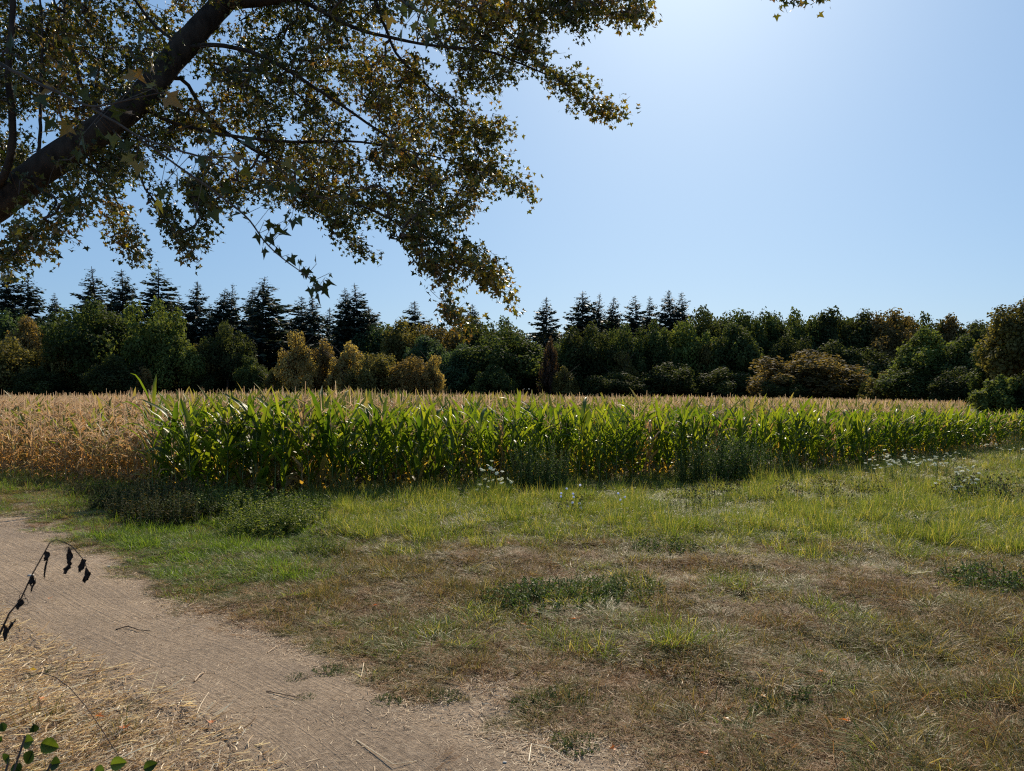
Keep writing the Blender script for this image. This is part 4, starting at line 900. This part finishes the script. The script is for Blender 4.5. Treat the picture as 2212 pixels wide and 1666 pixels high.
for gx, gy, s_, lab in [(1838, 1575, .09, 'large orange fallen leaf low in the right grass'), (1530, 1640, .07, 'orange brown fallen leaf near the bottom right of centre'), (1330, 1620, .05, 'rusty fallen leaf near the bottom middle'), (270, 1582, .08, 'orange fallen leaf on the straw above the bramble'), (205, 1555, .07, 'rust fallen leaf on the straw'),
        (90, 1522, .06, 'dark orange fallen leaf left on the straw'), (455, 1570, .06, 'orange fallen leaf near the straw tip'), (1100, 1180, .0 + .07, 'rust fallen leaf in turf above centre'), (1130, 1345, .08, 'reddish fallen leaf below the dark weed patch'), (1140, 1360, .06, 'small rust fallen leaf next to the reddish one'), (1245, 1350, .06, 'brownish red fallen leaf right of the reddish one'),
        (1300, 1395, .06, 'orange fallen leaf by a dark tuft'), (1355, 1365, .05, 'rust fallen leaf right of the dark tuft'), (815, 1310, .06, 'orange fallen leaf near the path border'), (1215, 1240, .05, 'orange fallen leaf in the dark weed hollow'), (1780, 1470, .06, 'orange fallen leaf in the right hand grass'), (2080, 1445, .06, 'rust fallen leaf near the right edge'), (110, 1300, .05, 'rust fallen leaf on the path left of centre')]:
    fallen(gx, gy, s_, M['fallen'], lab)
fallen(64, 1452, .06, leaf_mat('fallen_yellow', [(0, (.7, .42, .04)), (1, (.8, .5, .05))], .4), 'bright yellow fallen leaf at the left on the straw')
for gx, gy, s_, lab in [(2000, 1560, .1, 'pale fallen leaf in the lower right grass'), (1560, 1560, .08, 'pale curled fallen leaf right of bottom centre'), (740, 1358, .07, 'pale curled fallen leaf on the path border'), (1640, 1510, .08, 'cream fallen leaf near the thick green tuft')]:
    fallen(gx, gy, s_, M['fallen_pale'], lab)
def pebble(gx, gy, s_, lab):
    rg = np.random.default_rng(int(gx)); x, y = G(gx, gy); mb = MB(); k = 8
    rings = [(-.4, .55), (0, 1), (.35, .85), (.55, .35)]; V = []
    for z_, r_ in rings:
        for a in np.linspace(0, 6.283, k, endpoint=False): V.append((math.cos(a) * r_ * s_ * rg.uniform(.8, 1.15), math.sin(a) * r_ * s_ * .8 * rg.uniform(.8, 1.15), z_ * s_ * .7))
    F = [[i * k + j, i * k + (j + 1) % k, (i + 1) * k + (j + 1) % k, (i + 1) * k + j] for i in range(3) for j in range(k)]
    mb.add(V, [np.array(F), np.array([[3 * k + j for j in range(k)]])]); o = mb.build('stone', M['stone']); o.location = (x, y, float(gz(x, y)) + .012); tag(o, lab, 'stone')
pebble(67, 1247, .035, 'pale stone on the path at the far left'); pebble(235, 1224, .02, 'small grey stone at the grass verge by the path'); pebble(885, 1440, .022, 'pale stone at the path border below centre'); pebble(735, 1332, .015, 'small pale stone by the path border'); pebble(1090, 1640, .012, 'tiny dark stone at the bottom of the path')
def stick(pts, r_, mat, lab, nm='stick', cat='stick'):
    mb = MB(); P = []
    for gx, gy, dz in pts: x, y = G(gx, gy); P.append((x, y, float(gz(x, y)) + .014 + dz))
    tube(mb, np.array(P), np.interp(np.arange(len(P)), [0, len(P) - 1], [r_ * .75, r_ * .4]), 5); o = mb.build(nm, mat); tag(o, lab, cat)
stick([(810, 1451, 0), (845, 1453, .01), (880, 1448, 0)], .005, M['dead'], 'thin dark stick lying across the path')
stick([(578, 1412, 0), (600, 1398, .01), (624, 1388, 0)], .006, M['straw'], 'pale stalk piece lying on the upper path', 'stalk_piece', 'stalk')
stick([(420, 1472, 0), (432, 1462, .012), (440, 1456, 0)], .010, M['fallen_pale'], 'thick tan stalk stub on the path', 'stalk_piece', 'stalk')
stick([(780, 1464, 0), (786, 1440, .02)], .007, M['straw'], 'short pale stalk standing out on the mid path', 'stalk_piece', 'stalk')
stick([(650, 1470, 0), (680, 1462, .01), (708, 1455, 0)], .004, M['fallen_pale'], 'slender tan stalk left of the dark stick', 'stalk_piece', 'stalk')
stick([(770, 1595, 0), (850, 1650, .01), (900, 1640, 0)], .004, M['straw'], 'long thin straw stem at the bottom of the path', 'stalk_piece', 'stalk')
stick([(1142, 1640, .0), (1148, 1612, .02), (1190, 1622, .02), (1240, 1648, 0)], .005, M['straw'], 'hooked pale straw stem at bottom centre', 'stalk_piece', 'stalk')
stick([(575, 1495, 0), (640, 1512, .008), (655, 1500, 0)], .0035, M['dead'], 'bent brown stem on the path with a green scrap', 'stick', 'stick')
stick([(250, 1360, 0), (275, 1355, .01), (300, 1362, .01), (325, 1360, 0)], .006, M['dead'], 'crooked dark twig on the path near the dead stalk')

# ------------------------------------------------------------------ dead stalk hanging into the picture at left
e = empty('dead_stalk', (-1.62, 1.75, 0)); tag(e, 'black withered arching plant stalk in the left foreground', 'dead stalk'); o0 = np.array((-1.62, 1.75, 0))
DS = 1.85
pts = [(-1.62, 1.75, 0), tuple(W(-160, 1560, DS - .05)), tuple(W(-40, 1420, DS))] + [tuple(W(x, y, DS)) for x, y in [(0, 1368), (20, 1325), (43, 1298), (70, 1240), (95, 1195), (108, 1172), (122, 1166), (140, 1172), (155, 1180), (170, 1197), (183, 1212), (188, 1232), (191, 1245)]]
P = np.array(pts) - o0; mb = MB(); tube(mb, P, np.interp(np.arange(len(P)), [0, 4, 8, 15], [.005, .0022, .0013, .0008]), 5); mb.build('stem', M['dead'], e)
rg = np.random.default_rng(91)
def dried(x, y, ln, wd, ang=0):
    b = W(x, y, DS) - o0; n = 7; t = np.linspace(0, 1, n); mb = MB(); L = ln / FPX * DS; P = b + np.stack([np.sin(t * 3 + ang) * .004 + t * L * .08 * math.cos(ang), np.cos(t * 4) * .004, -t * L], 1)
    w = np.interp(t, [0, .15, .5, .8, 1], [.2, .7, 1, .6, .1]) * wd / FPX * DS * .5; w = w * rg.uniform(.7, 1.3, n)
    for a in (0, 1.3): ribbons(mb, P[None] + rg.normal(0, .0012, P[None].shape), np.array([[[math.cos(a), math.sin(a), .1]]]), w[None], .9, .4)
    mb.build('withered_leaf', M['dead'], e, smooth=False)
for a in [(97, 1193, 18, 13), (96, 1200, 52, 5, 1), (146, 1184, 40, 12), (147, 1215, 26, 14, 2), (174, 1208, 30, 14, 1), (184, 1228, 26, 12), (189, 1236, 24, 13, 2), (66, 1246, 20, 12), (70, 1250, 30, 6, 1), (40, 1295, 18, 15), (44, 1300, 16, 13, 2), (8, 1352, 32, 11), (20, 1345, 22, 6, 1), (27, 1340, 20, 7, 2)]: dried(*a)
for cx_, cy_ in [(48, 1300), (42, 1290)]:
    tt = np.linspace(0, 6, 10); c = W(cx_, cy_, DS) - o0; mb = MB(); tube(mb, c + np.stack([np.cos(tt) * .008 + .006, tt * .0008, np.sin(tt) * .009], 1), .0008, 4); mb.build('tendril', M['dead'], e)

# bramble shoot at the bottom left corner
bx, by = -1.35, 1.75
e = empty('bramble_shoot', (bx, by, 0)); tag(e, 'green bramble shoot with rounded leaves in the bottom left corner', 'bramble'); o0 = np.array((bx, by, 0))
mb = MB()
for tip in [(55, 1590, 2.0), (20, 1640, 1.95), (110, 1650, 1.95), (200, 1660, 2.0)]:
    q = W(*tip) - o0; t = np.linspace(0, 1, 7)[:, None]; P = q * t + np.array((0, 0, .10)) * np.sin(np.pi * t); tube(mb, P, .003, 4)
mb.build('stem', M['twig'], e)
def toothed(n=13):
    up_, dn_ = [], []
    for k in range(1, n):
        t_ = k / n; w_ = .46 * math.sin(math.pi * t_ ** .8) ** .8 * (1 if k % 2 else .88); up_.append((t_, w_, .10 * w_ / .46 - .12 * t_ ** 2)); dn_.append((t_ + .01, -w_, .10 * w_ / .46 - .12 * t_ ** 2))
    mid = [(k / n, 0, -.12 * (k / n) ** 2 - .03) for k in range(n + 1)]
    V_ = mid + up_ + dn_; F4 = []; F3 = []
    for side in (0, 1):
        o_ = n + 1 + side * (n - 1)
        F3 += [[0, 1, o_], [n - 1, n, o_ + n - 2]]
        F4 += [[k, k + 1, o_ + k, o_ + k - 1] for k in range(1, n - 1)]
    return np.array(V_), [np.array(F4), np.array(F3)]
LR, LRF = toothed()
for x, y, s_, ang in [(72, 1600, .085, 200), (88, 1606, .095, -20), (70, 1622, .075, 250), (74, 1582, .05, 80), (20, 1632, .07, 230), (30, 1650, .06, 290), (130, 1648, .08, 200), (120, 1668, .09, 260), (238, 1652, .08, 10), (225, 1664, .07, 200), (310, 1662, .07, 30), (10, 1580, .05, 120), (5, 1600, .045, 180)]:
    a = math.radians(ang); mb = MB(); c = W(x, y, 2.0 + rg.uniform(-.08, .08)) - o0
    scatter(mb, LR, LRF, c[None], frames(np.array([[math.cos(a), rg.uniform(-.3, .3), math.sin(a) * .8]]), rg, np.array([[rg.normal(0, .3), -.8, rg.uniform(.1, .9)]])), np.array([s_ * .52]), np.array([rg.uniform()])); mb.build('leaf', M['bramble'], e)
for k, (a_, b_) in enumerate([((40, 1470), (260, 1655)), ((180, 1540), (300, 1680)), ((250, 1570), (360, 1690))][:1]):
    x0_, y0_ = G(*a_); x1_, y1_ = G(b_[0], b_[1]); mb = MB(); t = np.linspace(0, 1, 8)
    tube(mb, np.stack([x0_ + (x1_ - x0_) * t, y0_ + (y1_ - y0_) * t, .03 + .16 * np.sin(np.pi * t)], 1), .0025, 4); o = mb.build('dry_stem', M['dead']); tag(o, 'long thin brown stem arching over the straw', 'dry stem')

# ------------------------------------------------------------------ maple overhead
TR = np.array((-6.3, 6.4, 0.))
e = empty('maple_tree', tuple(TR)); tag(e, 'overhanging maple with dark thick limb and browning leaves at upper left', 'maple tree')
lim = MB()
z = np.linspace(-.1, 2.9, 7); tube(lim, np.stack([-.03 * z, 0 * z, z], 1), np.interp(z, [0, .4, 2.9], [.42, .3, .24]), 14)
def limb(pts, radii, n=40, k=12, mbx=lim, wob=.02, seed=0):
    P = np.array([W(*p) - TR if len(p) == 3 else np.array(p[:3]) for p in pts]); d = np.r_[0, np.cumsum(np.linalg.norm(np.diff(P, axis=0), axis=1))]; t = np.linspace(0, d[-1], n)
    Q = np.stack([np.interp(t, d, P[:, i]) for i in range(3)], 1)
    for _ in range(3): Q[1:-1] = (Q[:-2] + 2 * Q[1:-1] + Q[2:]) / 4
    rg = np.random.default_rng(seed + 3); Q[1:-1] += np.cumsum(rg.normal(0, wob * .3, (n - 2, 3)), 0) * .25
    R_ = np.interp(t, d, radii) * (1 + rg.normal(0, .035, n)); tube(mbx, Q, R_, k); return Q + TR
skeleton = []
def S0(*a): return (-.08, 0, 2.7, 0)
main = limb([(-.09, 0, 2.2, 0), (-60, 470, 6.1), (0, 440, 6.0), (60, 390, 6.0), (150, 325, 6.0), (240, 268, 6.0), (300, 225, 6.1), (345, 165, 6.2), (395, 100, 6.3), (440, 50, 6.4), (480, 8, 6.5), (540, -80, 6.6), (640, -190, 6.8), (820, -330, 7.0)], [.22, .15, .132, .125, .118, .110, .104, .100, .104, .098, .09, .08, .06, .04], 70, 14)
skeleton.append(main)
for sd_, pts, rr in [
    (1, [(480, 8, 6.5), (540, 5, 6.4), (640, -5, 6.4), (800, -30, 6.5), (1000, -40, 6.6), (1200, -20, 6.7), (1370, 0, 6.8)], [.085, .075, .06, .045, .03, .02, .006]),
    (2, [(395, 105, 6.3), (470, 95, 6.2), (560, 110, 6.1), (700, 190, 6.1), (860, 300, 6.2), (980, 420, 6.3)], [.05, .04, .035, .028, .018, .006]),
    (3, [(345, 170, 6.2), (400, 150, 6.4), (430, 250, 6.5), (560, 330, 6.6), (720, 420, 6.6), (850, 480, 6.2), (930, 560, 5.8), (990, 690, 5.5)], [.045, .035, .03, .028, .022, .016, .01, .004]),
    (4, [(300, 225, 6.1), (350, 260, 6.3), (480, 290, 6.4), (620, 300, 6.5), (800, 300, 6.6), (1000, 340, 6.7), (1120, 395, 6.7)], [.04, .035, .03, .026, .02, .012, .004]),
    (5, [(240, 268, 6.0), (280, 330, 5.9), (330, 430, 5.8), (390, 520, 5.8), (405, 550, 5.8)], [.03, .02, .014, .008, .003]),
    (6, [(150, 325, 6.0), (240, 400, 6.2), (270, 470, 6.2), (300, 550, 6.2)], [.028, .018, .01, .003]),
    (7, [(60, 390, 6.0), (130, 430, 5.7), (90, 480, 5.6), (15, 560, 5.5)], [.026, .018, .01, .003]),
    (8, [(640, -5, 6.4), (760, 60, 6.3), (900, 90, 6.3), (1060, 110, 6.4), (1180, 160, 6.5), (1260, 210, 6.5), (1322, 252, 6.5)], [.04, .035, .026, .02, .014, .008, .003]),
    (9, [(800, -30, 6.5), (850, 110, 6.6), (960, 220, 6.6), (1050, 290, 6.6), (1070, 350, 6.6)], [.035, .025, .016, .01, .004]),
    (10, [(-60, 470, 6.1), (10, 380, 5.8), (22, 280, 5.7), (5, 150, 5.6), (20, -80, 5.6), (60, -240, 5.6)], [.05, .04, .036, .032, .026, .02]),
    (11, [(240, 268, 6.0), (180, 190, 6.3), (140, 60, 6.4), (90, -80, 6.5)], [.04, .03, .022, .012]),
    (12, [(85, 375, 6.0), (86, 230, 6.2), (88, 60, 6.3), (70, -120, 6.4)], [.03, .026, .02, .012]),
    (13, [(395, 105, 6.3), (300, 20, 6.5), (240, -100, 6.6)], [.035, .025, .014]),
    (14, [(860, 480, 6.2), (960, 520, 5.9), (1040, 570, 5.7), (1072, 625, 5.6)], [.014, .01, .006, .003]),
    (15, [(640, -190, 6.8), (900, -220, 6.3), (1300, -200, 5.8), (1600, -120, 5.2), (1690, -50, 5.0), (1700, -16, 4.9)], [.08, .06, .04, .02, .008, .003]),
    (16, [(1600, -120, 5.2), (1720, -50, 5.1), (1745, -14, 5.1)], [.01, .006, .003])]:
    rr = [v_ * (.75 if sd_ in (1, 10) else .48) for v_ in rr]
    skeleton.append(limb(pts, rr, 34, 7, lim, .05, sd_))
lim.build('trunk', M['bark'], e)

rng = np.random.default_rng(77)
MAINP = [(-220, -260), (1250, -260), (1400, -60), (1392, 8), (1330, 30), (1262, 45), (1215, 62), (1180, 40), (1150, 100), (1080, 165), (1048, 200), (1042, 330), (1045, 395), (1000, 455), (930, 480), (880, 490), (800, 470), (740, 480), (660, 455), (590, 425), (520, 420), (455, 445), (400, 400), (330, 372), (250, 395), (190, 400), (150, 370), (90, 420), (40, 440), (-60, 330), (-220, 330)]
STR = [([(1100, 90), (1180, 150), (1240, 200), (1322, 250)], 36, 6.5), ([(990, 350), (1060, 365), (1128, 402)], 26, 6.7), ([(860, 470), (905, 540), (940, 600), (960, 670), (1000, 700)], 26, 5.65), ([(900, 480), (980, 530), (1040, 570), (1074, 630)], 30, 5.75),
       ([(700, 470), (740, 510), (780, 540)], 18, 6.6), ([(330, 420), (360, 480), (400, 550)], 26, 5.8), ([(240, 420), (235, 490), (300, 548)], 26, 6.2), ([(180, 415), (100, 480), (20, 560)], 22, 5.5), ([(60, 460), (10, 520), (-20, 570)], 20, 5.5), ([(400, 380), (440, 470), (420, 500)], 18, 6.0), ([(960, 250), (1050, 280), (1078, 245)], 18, 6.6), ([(1150, 20), (1260, 30), (1385, 20)], 26, 6.8), ([(930, 560), (1010, 560), (1050, 600)], 16, 5.7), ([(1665, -55), (1690, -32), (1710, -36)], 7, 4.9), ([(1728, -60), (1745, -30)], 5, 5.1)]
sx, sy, sdp = [], [], []
n = 15000
cx_, cy_ = rng.uniform(-220, 1400, n), rng.uniform(-260, 500, n)
k = in_poly(cx_, cy_, MAINP); gap = noise(cx_, cy_, 1 / 85., 71, 3); fine_ = noise(cx_, cy_, 1 / 30., 72, 2)
edge_in = np.interp(cy_, [-100, 250, 480], [.395, .41, .39]); lowleft = ((cx_ < 480) & (cy_ > 300)) * .05
k &= (gap * .7 + fine_ * .3 > edge_in + lowleft) & (rng.uniform(0, 1, n) < .58)
sx += list(cx_[k]); sy += list(cy_[k]); sdp += list(6.35 + np.abs(rng.normal(0, .6, int(k.sum()))) - .9 * (rng.uniform(0, 1, int(k.sum())) < .14) + .2 * (cx_[k] / 1000))
for pts, wid, d in STR:
    pp = np.array(pts, float); dd = np.r_[0, np.cumsum(np.linalg.norm(np.diff(pp, axis=0), axis=1))]; m = int(dd[-1] / 4.2) + 2; t = rng.uniform(0, dd[-1], m)
    w = wid * (1 - .45 * t / dd[-1]); sx += list(np.interp(t, dd, pp[:, 0]) + rng.normal(0, .5, m) * w); sy += list(np.interp(t, dd, pp[:, 1]) + rng.normal(0, .5, m) * w); sdp += list(d + rng.normal(0, .12, m))
sx, sy, sdp = map(np.array, (sx, sy, sdp)); SPt = np.stack([(sx - CX) / FPX * sdp, sdp, EYE + (HOR - sy) / FPX * sdp], 1); n = len(SPt)
print('sprays', n)
# grow thin branches: every spray joins the nearest point already in the tree
nodes = list(np.concatenate(skeleton)); par = [-1] * len(nodes); nb0 = len(nodes)
pts_all = np.array(nodes); best = np.full(n, 1e9); bi = np.zeros(n, int)
for q0 in range(0, len(pts_all)):
    dq = np.linalg.norm(SPt - pts_all[q0], axis=1); b = dq < best; best[b] = dq[b]; bi[b] = q0
done = np.zeros(n, bool); seg_a, seg_b, ord_ = [], [], []; node_of = {}
while not done.all():
    j = int(np.argmin(np.where(done, 1e9, best))); done[j] = True; A_ = nodes[bi[j]]; B_ = SPt[j]; dd_ = best[j]
    mids = max(1, int(dd_ / .12)); prev = bi[j]
    for m in range(1, mids + 1):
        f = m / mids; p_ = A_ * (1 - f) + B_ * f + (rng.normal(0, .012, 3) if m < mids else 0) - np.array((0, 0, 1)) * (.05 * dd_ * math.sin(math.pi * f)) * (-1)
        nodes.append(p_); par.append(prev); prev = len(nodes) - 1
        dq = np.linalg.norm(SPt - p_, axis=1); b = (dq < best) & ~done; best[b] = dq[b]; bi[b] = prev
nodes = np.array(nodes); par = np.array(par); load = np.ones(len(nodes))
for q in range(len(nodes) - 1, nb0 - 1, -1): load[par[q]] += load[q]
q = np.arange(nb0, len(nodes)); ra = .0016 * np.sqrt(np.minimum(load, 60)) + .0008
tw = MB(); pr_ = ra[par[q] - 0] if False else ra[q]; segs(tw, nodes[par[q]] - TR, nodes[q] - TR, np.minimum(pr_ * 1.15, .012), pr_, 4); 
# leaves: sprays of paired lobed leaves on short drooping shoots
lv = MB(); per = 15; N_ = n * per
own = np.repeat(np.arange(n), per); outd = unit(np.stack([np.ones(n) * .9, rng.normal(-.1, .5, n), -.55 + rng.normal(0, .45, n)], 1)) * rng.uniform(.10, .24, n)[:, None]
shoot_end = SPt + outd; segs(tw, SPt - TR, shoot_end - TR, .0022, .001, 3)
u = rng.uniform(-.15, 1, N_)[:, None]; pos = SPt[own] + outd[own] * u + rng.normal(0, .035, (N_, 3))
axl = unit(outd[own] * 3 + rng.normal(0, .75, (N_, 3)) + np.array((0, 0, -.45)))
R = frames(axl, rng, rng.normal(0, .8, (N_, 3)) + np.array((0, 0, 1.)))
rn = np.clip(noise(sx, sy, 1 / 120., 73, 2)[own] * .75 + rng.uniform(-.25, .6, N_) - .08, 0, .999)
rn = np.where((sx[own] > 850) & (rng.uniform(0, 1, N_) < .35), np.clip(rn + .25, 0, .95), rn)
scatter(lv, LEAF5, LF5, pos - TR, R, .064 * rng.uniform(.55, 1.3, N_), rn)
# close shoot hanging just before the camera
def close_shoot(pts, rr, leaves, seed, grow=1.4):
    rg = np.random.default_rng(seed); Q = limb(pts, rr, 30, 6, tw, .012, seed)
    for (x, y, d, s_, a, c) in leaves:
        b = W(x, y, d); j = int(np.argmin(np.linalg.norm(Q - b, axis=1))); tip = b
        segs(tw, [Q[j] - TR], [tip - TR], .0011, .0009, 3)
        ax_ = np.array([[math.cos(math.radians(a)), rg.uniform(-.25, .25), math.sin(math.radians(a))]])
        scatter(lv, LEAF5, LF5, (b - TR)[None], frames(ax_, rg, np.array([[rg.normal(0, .9), -.6, rg.normal(0, .9)]])), np.array([s_ * grow]), np.array([c]))
tops = (-.1, 0, 4.4, 0)
lim2 = MB(); base_q = limb([(-.08, 0, 2.75, 0), (.25, -1.0, 3.9, 0), (1.4, -2.6, 3.4, 0), (-120, 60, 2.9), (20, 150, 2.55)], [.11, .05, .022, .009, .006], 40, 8, lim2, .03, 40)
L1 = [(x, y, 2.45 + .15 * math.sin(x), s_, a, c) for x, y, s_, a, c in [(40, 180, .06, -120, .3), (30, 110, .06, 100, .1), (75, 205, .06, -40, .2), (120, 190, .07, 200, .85), (110, 250, .06, -100, .15), (170, 215, .06, 60, .3), (205, 270, .06, -60, .1), (215, 150, .06, -150, .0), (150, 262, .06, -110, .85), (120, 285, .05, 180, .8),
      (180, 290, .06, -90, .3), (235, 245, .06, 10, .4), (265, 300, .06, -70, .15), (285, 250, .06, 150, .9), (290, 145, .065, -60, .9), (328, 130, .06, -80, .9), (300, 165, .06, 190, .85), (350, 205, .075, -30, .88), (335, 190, .05, 150, .6), (300, 100, .06, 80, .2), (160, 120, .05, 170, .0), (240, 285, .06, -80, .55), (170, 320, .05, -100, .2)]]
close_shoot([(20, 150, 2.55), (100, 190, 2.5), (200, 235, 2.45), (300, 215, 2.4), (360, 200, 2.4)], [.006, .005, .0035, .002, .0015], L1, 51)
L2 = [(x, y, 2.35 + .1 * math.sin(x), s_, a, c) for x, y, s_, a, c in [(270, 330, .05, -60, .7), (300, 345, .055, -90, .8), (350, 400, .05, -95, .3), (345, 425, .055, -90, .999), (340, 440, .045, -80, .95), (385, 380, .055, -90, .2), (395, 420, .06, 20, .1), (430, 400, .06, -80, .1), (425, 450, .05, -100, .15), (455, 450, .06, -60, .2), (420, 335, .055, -50, .2), (470, 340, .055, 20, .85), (500, 330, .055, -60, .8),
      (520, 300, .06, -30, .2), (560, 350, .055, -60, .85), (455, 310, .05, 120, .2), (610, 345, .05, -40, .7), (580, 395, .05, -80, .1), (640, 395, .05, -110, .2), (475, 400, .05, -30, .15), (545, 365, .05, 200, .6), (630, 470, .045, -80, .1), (625, 460, .035, -120, .2)]]
close_shoot([(200, 235, 2.45), (300, 300, 2.4), (420, 345, 2.35), (520, 345, 2.35), (600, 360, 2.35), (640, 420, 2.35)], [.004, .0036, .003, .0024, .002, .0012], L2, 52)
L3 = [(x, y, 2.4 + .06 * math.sin(x), s_, a, c) for x, y, s_, a, c in [(525, 462, .05, 190, .1), (562, 448, .045, 20, .1), (583, 449, .02, -30, .4), (558, 500, .045, -90, .2), (570, 480, .045, -20, .1), (590, 485, .05, -40, .15), (578, 505, .05, -60, .1), (600, 503, .05, -10, .1), (600, 530, .045, -80, .1), (568, 532, .045, -85, .1), (625, 550, .045, -60, .15), (645, 560, .025, -70, .3),
      (662, 575, .045, -95, .1), (672, 592, .045, -60, .1), (680, 605, .05, -80, .1), (692, 610, .05, -60, .1), (688, 628, .055, -90, .1), (702, 600, .045, -40, .1), (700, 618, .045, -70, .2), (670, 618, .04, -80, .2), (712, 590, .02, -60, .5), (618, 475, .02, -90, .6), (640, 465, .04, -60, .3), (655, 585, .03, -90, .1), (684, 570, .03, 100, .1)]]
close_shoot([(300, 300, 2.4), (400, 370, 2.4), (480, 430, 2.4), (530, 470, 2.4), (565, 520, 2.4), (610, 565, 2.4), (650, 590, 2.4), (685, 625, 2.4)], [.0035, .0034, .0033, .003, .0026, .0022, .0016, .001], L3, 53)
L4 = [(x, y, 2.2, s_, a, c) for x, y, s_, a, c in [(860, 5, .06, -60, .2), (890, 20, .06, -20, .15), (922, 30, .06, -70, .2), (922, 66, .055, -90, .0), (905, 45, .05, -120, .35), (870, 60, .05, -100, .3), (840, 30, .05, -90, .8), (885, -5, .06, -90, .0)]]
close_shoot([(1.4, -2.6, 3.4, 0), (100, -260, 2.6), (500, -200, 2.3), (780, -90, 2.2), (860, -20, 2.2), (900, 25, 2.2)], [.02, .014, .010, .007, .004, .002], L4, 54)
lim2.build('branch', M['bark'], e)
tw.build('twigs', M['twig'], e, smooth=False)
cr = lv.build('crown', M['canopy'], e, smooth=False)

# ------------------------------------------------------------------ contrail
a, b = W(1064, 275, 6000), W(1112, 284, 6000); a = a + (a - b) * .0
mb = MB(); t = np.linspace(0, 1, 14)[:, None]; tube(mb, a * (1 - t) + b * t, np.interp(t[:, 0], [0, .1, 1], [3, 5.5, 2]), 6)
m, nt, out = mat_new('vapour'); bs = nt.nodes.new('ShaderNodeBsdfDiffuse'); bs.inputs[0].default_value = (.95, .95, .95, 1); tr = nt.nodes.new('ShaderNodeBsdfTranslucent'); tr.inputs[0].default_value = (.95, .95, .95, 1)
mx = nt.nodes.new('ShaderNodeMixShader'); nt.links.new(bs.outputs[0], mx.inputs[1]); nt.links.new(tr.outputs[0], mx.inputs[2]); nt.links.new(mx.outputs[0], out.inputs[0])
o = mb.build('contrail', m); tag(o, 'short white aircraft trail in the blue sky beside the maple', 'contrail')
